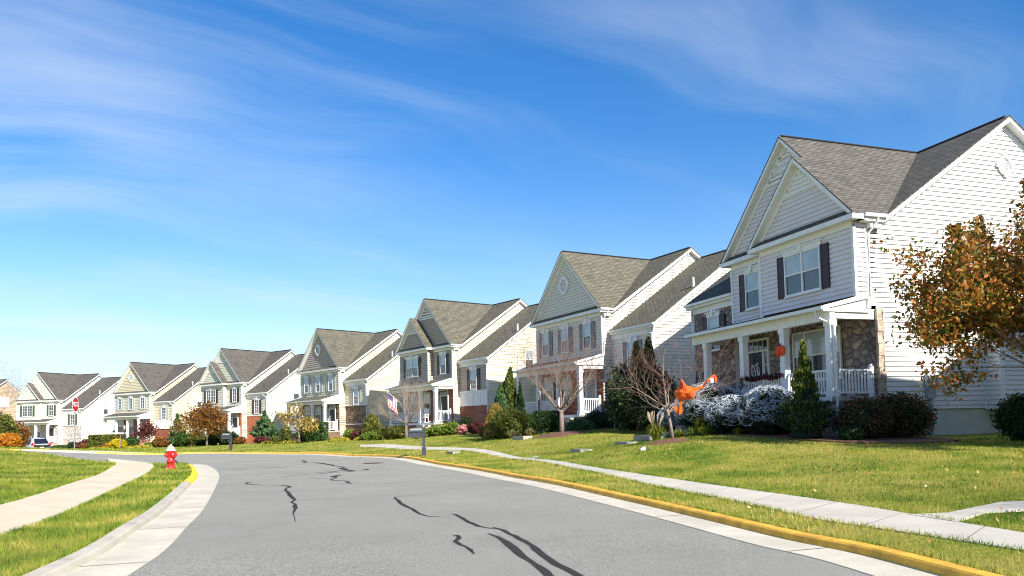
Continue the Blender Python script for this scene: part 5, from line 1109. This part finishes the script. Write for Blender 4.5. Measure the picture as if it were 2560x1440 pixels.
# porch pumpkin, garland, monogram, rocking chairs, flag
def attach(i,x,y,z,rz=0.): p=hl(i,x,y); return (p[0],p[1],hpos(i)[2]+z), R(HP[i][3])+rz
l_,r_=attach(1,-2.42,-1.63,1.72); t=thing('pumpkin_lantern',l_,r_,'flat orange smiling pumpkin hung on the middle white porch column','decoration')
mb=MB(); 
for k in range(5): mb.blob((-.16+k*.08,-.03,0),(.1,.05,.19 if k in(1,2,3) else .165),seed=k,amp=.01)
mb.build('body',pm('pumpkin_orange',(.85,.07,.01),.6,.1),t,True); mb=MB(); mb.tube([(0,-.03,.17),(-.03,-.03,.26)],.025,6); mb.build('stem',BLACK,t)
mb=MB(); 
for sx_,sz_ in ((-.07,.05),(.07,.05),(0,-.02)): mb.prism([(sx_-.03,-.085,sz_-.02),(sx_+.03,-.085,sz_-.02),(sx_,-.085,sz_+.03)],(0,.01,0))
mb.tube([(-.09,-.085,-.06),(-.04,-.088,-.1),(.04,-.088,-.1),(.09,-.085,-.06)],.01,5); mb.build('face',pm('dark_red',(.3,.02,.01),.7),t)
l_,r_=attach(1,-3.55,-1.55,.9); t=thing('leaf_garland',l_,r_,'dark reddish leaf garland draped along the porch railing by the front door','garland'); rs=np.random.RandomState(4); tt_=np.repeat(np.linspace(-1.15,1.15,11),46)+rs.normal(0,.05,506); P=np.stack([tt_,rs.normal(0,.05,506),-.02-.06*np.abs(np.sin(tt_*3.1))+rs.normal(0,.04,506)],1); V=leaves(P,.08,rs); npmesh('leaves',V,np.arange(len(V)),4,LMt('burg'),t)
P=np.stack([-1.2+rs.normal(0,.07,90),rs.normal(0,.07,90),-.2+rs.normal(0,.12,90)],1); V=leaves(P,.09,rs); npmesh('leaves',V,np.arange(len(V)),4,LMt('burg'),t)
l_,r_=attach(1,-6.39,.25,1.18); t=thing('door_monogram',l_,r_,'white curly reversed monogram hanging on the dark front door','monogram'); mb=MB()
S_=lambda L_: [((x_-590)/1000*2.4,-.03,-(y_-840)/1000*2.3) for x_,y_ in L_]
for path,rr in (([(520,690),(505,720),(520,735),(530,700),(515,670),(490,680),(480,730),(500,780),(540,790)],.012),([(530,675),(560,720),(590,790),(600,860),(600,960),(610,1000),(640,1010),(675,990),(685,950),(665,915),(640,930),(640,970),(655,975)],.02),([(655,650),(675,680),(665,720),(640,750),(610,790),(590,850),(570,900),(575,960),(560,1010),(525,1025),(500,1000),(500,950),(525,930),(545,960),(535,985)],.02),([(630,690),(620,700),(635,710),(650,690),(640,655),(610,670),(590,720)],.012),
    ([(528,770),(525,930)],.017),([(525,775),(490,790),(482,820),(500,850),(525,855)],.014),([(515,855),(490,900),(485,935)],.015),([(475,900),(495,935)],.01),([(650,760),(655,920)],.015),([(640,745),(700,905)],.016),([(695,740),(700,900)],.015),([(680,735),(708,742)],.01),([(640,925),(668,920)],.01),([(690,905),(712,900)],.01)):
    mb.tube(S_(path),rr,6)
mb.build('letters',pm('monogram_white',(.8,.8,.8),.5),t)
def rocker(i,x,y,rz,label):
    l_,r_=attach(i,x,y,0.,rz); t=thing('rocking_chair',l_,r_,label,'rocking chair','white porch rocking chairs'); W=HWHITE
    mb=MB(); mb.box(-.27,.27,-.25,.25,.4,.45); mb.build('seat',W,t); mb=MB(); mb.prism([(-.26,.22,.45),(.26,.22,.45),(.24,.42,1.15),(-.24,.42,1.15)],(0,.04,.0)); mb.build('backrest',W,t)
    for s in (-1,1):
        mb=MB(); mb.box(s*.27-.03,s*.27+.03,-.3,.3,.66,.70); mb.box(s*.27-.025,s*.27+.025,-.27,-.22,.06,.66); mb.box(s*.27-.025,s*.27+.025,.18,.23,.06,.66); mb.build('arm',W,t)
        mb=MB(); mb.tube([(s*.27,-.45,.09),(s*.27,-.2,.03),(s*.27,.1,.02),(s*.27,.5,.1)],.03,6); mb.build('rocker',W,t)
rocker(3,-3.0,-.85,R(25),'white rocking chair on the porch of the cream house with black shutters'); rocker(4,-3.9,-.9,R(10),'white rocking chair on the porch behind the clipped bush')
l_,r_=attach(3,-4.9,-1.65,1.5); t=thing('flag',l_,r_,'stars and stripes flag on a slanted pole at the cream house porch','flag'); mb=MB(); mb.tube([(0,0,0),(-.35,-1.25,1.05)],.018,6); mb.build('pole',HWHITE,t)
FB=[pm('flag_red',(.55,.02,.03),.7),pm('flag_white',(.8,.78,.76),.7),pm('flag_blue',(.06,.05,.16),.7)]; mb=MB(); nW,nS=10,13; 
def fpt(u,v): # u along pole from tip, v down
    s=1-.62*u; bx,by,bz=-.35*s,-1.25*s,1.05*s; return (bx-.05*math.sin(v*5+u*3)-.1*v,by+.06*math.sin(v*6+2*u)+.12*v,bz-.02-1.15*v)
for a in range(nS):
    for b in range(nW):
        u0,u1,v0,v1=a/nS,(a+1)/nS,b/nW,(b+1)/nW; m_=2 if (a>=6 and False) else (a%2); 
        if a<7 and b<4: m_=2
        mb.poly([fpt(u0,v0),fpt(u1,v0),fpt(u1,v1),fpt(u0,v1)],m_)
for a in range(3):
    for b in range(4): p=fpt((a+.6)/6.5,(b+.5)/10.5); mb.poly([(p[0]-.02,p[1]-.015,p[2]-.02),(p[0]+.02,p[1]-.015,p[2]-.02),(p[0],p[1]-.015,p[2]+.03)],1)
mb.build('cloth',FB,t)
# white board sign at the far left
x,y=at(4,50); t=thing('board_sign',(x,y,F(x,y)),R(20),'white board sign with faint red lines at the far left edge','sign'); zz=EYE+(1091-1004)*50/FOC-F(x,y); mb=MB(); mb.box(-.55,.4,-.02,.02,zz-.33,zz+.33); mb.build('board',HWHITE,t); mb=MB(); mb.box(-.5,-.42,-.03,.03,-.1,zz+.3); mb.build('post',HWHITE,t); mb=MB()
for k,(a,b) in enumerate(((-.3,.25),(-.35,.3),(-.2,.1))): mb.box(a,b,-.024,-.0205,zz+.18-k*.17,zz+.2-k*.17)
mb.build('faint_lines',pm('faint_red',(.75,.45,.45),.7),t)
# ---------------------------------------------------------------- parked car
def car():
    x,y=at(80,81); t=thing('parked_car',(x,y,EYE-.0+(1090-1094.5)*80/FOC-1.68),R(145),'silver blue compact crossover parked in front of the ivory house, seen from behind','car')
    PAINT=pm('car_paint',(.46,.52,.60),.25,.03,2,metal=.2,spec=.7); DK=pm('car_glass',(.012,.014,.02),.08,.1,2,spec=.8); TY=pm('tyre',(.015,.015,.015),.9)
    # stations along x (rear x=-2.25 .. front 2.25): (x, half width, z low, z belt, z roof, roof half width)
    st=[(-2.25,.78,.45,.95,.95,.76),(-2.2,.88,.36,1.0,1.05,.80),(-2.05,.92,.33,1.02,1.3,.70),(-1.75,.92,.33,1.03,1.60,.62),(-1.2,.92,.33,1.02,1.67,.62),(-.3,.92,.33,1.0,1.68,.62),(.4,.92,.33,.99,1.6,.60),(1.0,.92,.33,.98,1.2,.66),(1.3,.91,.33,.97,1.02,.75),(1.9,.88,.34,.86,.88,.72),(2.2,.8,.38,.7,.72,.66),(2.28,.7,.45,.62,.63,.6)]
    b=MB(); rg=[]
    for s in st:
        X,w_,zl,zb,zr,wr=s; k=len(b.v); b.v+=[(X,-w_*.92,zl),(X,-w_,zl+.2),(X,-w_,zb-.08),(X,-w_*.96,zb),(X,-wr,zr-.04),(X,-wr*.7,zr),(X,wr*.7,zr),(X,wr,zr-.04),(X,w_*.96,zb),(X,w_,zb-.08),(X,w_,zl+.2),(X,w_*.92,zl)]; rg.append(k)
    for i in range(len(rg)-1):
        for j in range(12):
            q=(j+1)%12; b.f.append([rg[i]+j,rg[i]+q,rg[i+1]+q,rg[i+1]+j]); b.m.append(0); b.uv+=[(0,0)]*4
    b.f.append([rg[0]+j for j in range(12)]); b.m.append(0); b.uv+=[(0,0)]*12; b.f.append([rg[-1]+j for j in range(12)][::-1]); b.m.append(0); b.uv+=[(0,0)]*12
    o=b.build('body',PAINT,t,True)
    g=MB()
    for s in (-1,1):
        for xa_,xb_,xc,xd in ((-1.65,-.95,-.95,-1.5),(-.88,.0,.0,-.85),(.07,.85,.35,.07)):
            q=[(xa_,s*.905,1.06),(xb_,s*.905,1.05),(xc,s*.70,1.54),(xd,s*.70,1.56)]; n=nrm(q); g.prism(q,(0,-.02*s,0))
    g.build('side_window',DK,t); g=MB(); g.prism([(-2.19,-.70,1.06),(-2.19,.70,1.06),(-1.84,.58,1.56),(-1.84,-.58,1.56)],(-.03,0,.02)); g.build('rear_window',DK,t); g=MB(); g.prism([(1.2,-.68,1.1),(1.2,.68,1.1),(.55,.56,1.56),(.55,-.56,1.56)],(.03,0,.03)); g.build('windscreen',DK,t)
    for s in (-1,1): g=MB(); g.box(-2.27,-2.0,s*.62,s*.93,.93,1.03); g.box(-2.24,-2.1,s*.8,s*.93,1.031,1.2); g.build('tail_light',pm('tail_red',(.45,.01,.02),.2,.1),t)
    g=MB(); g.box(-2.29,-2.2,-.85,.85,.34,.5); g.build('bumper',pm('bumper_dark',(.16,.18,.23),.6),t); g=MB(); g.box(-2.3,-2.262,-.2,.2,.6,.74); g.build('number_plate',HWHITE,t)
    for X in (-1.4,1.4):
        for s in (-1,1):
            wh=MB(); wh.lathe([(.3,-.1),(.34,-.08),(.34,.08),(.3,.1)],20,(X,s*.83,.34),ax='y'); ow=wh.build('wheel',TY,t); rm=MB(); rm.lathe([(.2,-.012),(.2,.012)],14,(X,s*.935,.34),ax='y'); rm.build('rim',STEEL,ow)
    for s in (-1,1): g=MB(); g.box(.75,.9,s*.93,s*1.08,1.05,1.18); g.build('mirror',PAINT,t)
car()
# ---------------------------------------------------------------- grass blades and fallen leaves
rs=np.random.RandomState(7)
RL=np.array(RLAWN); 
def scatter(n,x0,x1,y0,y1,poly,holes,keep=None):
    X=rs.uniform(x0,x1,n); Y=rs.uniform(y0,y1,n); ok=(np.abs(X)<.70*Y+1.0)&inpoly(X,Y,poly)
    for h in holes: ok&=~inpoly(X,Y,h)
    return X[ok],Y[ok]
SWR=[*pA,*pB[::-1]]; SWL=[*qA,*qB[::-1]]
BEDP=[[hl(1,-8.6,-3.4),hl(1,-4.9,-3.9),hl(1,-1.1,-3.7),hl(1,2.6,-3.0),hl(1,2.8,8),hl(1,-9,8)]]
MR=[[(at(1668,25.9)[0]+.8*math.cos(a*.5),at(1668,25.9)[1]+.8*math.sin(a*.5)) for a in range(12)]]
VV=[];VD=[]; VERGE=offset(RC,-.12)[:nRoadR]+[p for p in pA if p[1]<44][::-1]
def blades(X,Y,h,w_,nrmp=1):
    n=len(X)
    if n==0: return
    Z=Fv(X,Y)-.005; a=rs.uniform(0,2*math.pi,n); hh=h*rs.uniform(.45,1.2,n); ln=hh*rs.uniform(.1,.9,n); la=rs.uniform(0,2*math.pi,n); ww=w_*rs.uniform(.6,1.3,n)
    B=np.stack([X,Y,Z],1); s=np.stack([np.cos(a)*ww/2,np.sin(a)*ww/2,np.zeros(n)],1); T=B+np.stack([np.cos(la)*ln,np.sin(la)*ln,hh],1)
    W3=np.stack([B-s,B+s,T],1); dr=inpoly(X,Y,VERGE); VV.append(W3[~dr].reshape(-1,3)); VD.append(W3[dr].reshape(-1,3))
for (ya,yb,den,h,w_) in ((3,9,1100,.055,.006),(9,14,800,.06,.009),(14,20,420,.065,.013),(20,30,180,.07,.02),(30,45,70,.075,.032),(45,70,22,.08,.05)):
    xr=.7*yb+1
    for poly,holes in ((RLAWN,[SWR,WALKPOLY]+BEDP+MR),(LLAWN,[SWL])):
        xlo,xhi=(-xr,xr); n=int((xhi-xlo)*(yb-ya)*den); X,Y=scatter(n,xlo,xhi,ya,yb,poly,holes); blades(X,Y,h if poly is RLAWN else h*1.35,w_)
# longer fringe along pavement and kerb edges
for P,den in ((pA,170),(pB,170),(qA,200),(qB,200),(offset(RC,-.2),110),(offset(LC,.24),150)):
    for a,b in zip(P[:-1],P[1:]):
        if not(2<a[1]<34): continue
        n=int(math.dist(a,b)*den*min(1,14/a[1])); t=rs.uniform(0,1,n); sgn=1 if P in (pB,) else 0
        X=a[0]+(b[0]-a[0])*t+rs.normal(0,.018,n); Y=a[1]+(b[1]-a[1])*t+rs.normal(0,.018,n); blades(X,Y,.075,.006+.0006*a[1])
V=np.concatenate(VV); o=npmesh('grass',V,np.arange(len(V)),3,BLADE); tag(o,'short mixed green and straw coloured grass blades of the lawns','grass',kind='stuff'); V=np.concatenate(VD); tag(npmesh('verge_grass',V,np.arange(len(V)),3,BLADED),'drier straw tinged grass of the strip between kerb and pavement','grass',kind='stuff')
X,Y=scatter(2600,-6,22,6,27,RLAWN,[SWR]); sel=rs.uniform(0,1,len(X))<np.clip((X-1)*.05+.04,0.02,.36); X,Y=X[sel],Y[sel]; P=np.stack([X,Y,Fv(X,Y)+.05],1); V=leaves(P,.038,rs); V[:,2]=np.maximum(V[:,2],np.repeat(P[:,2]-.03,4)); o=npmesh('fallen_leaves',V,np.arange(len(V)),4,leafm('leaves_fallen',[(.35,.12,.04),(.5,.25,.10),(.6,.4,.2),(.3,.08,.05)],tl=.1)); tag(o,'scattered small fallen autumn leaves on the lawn','leaves',kind='stuff')
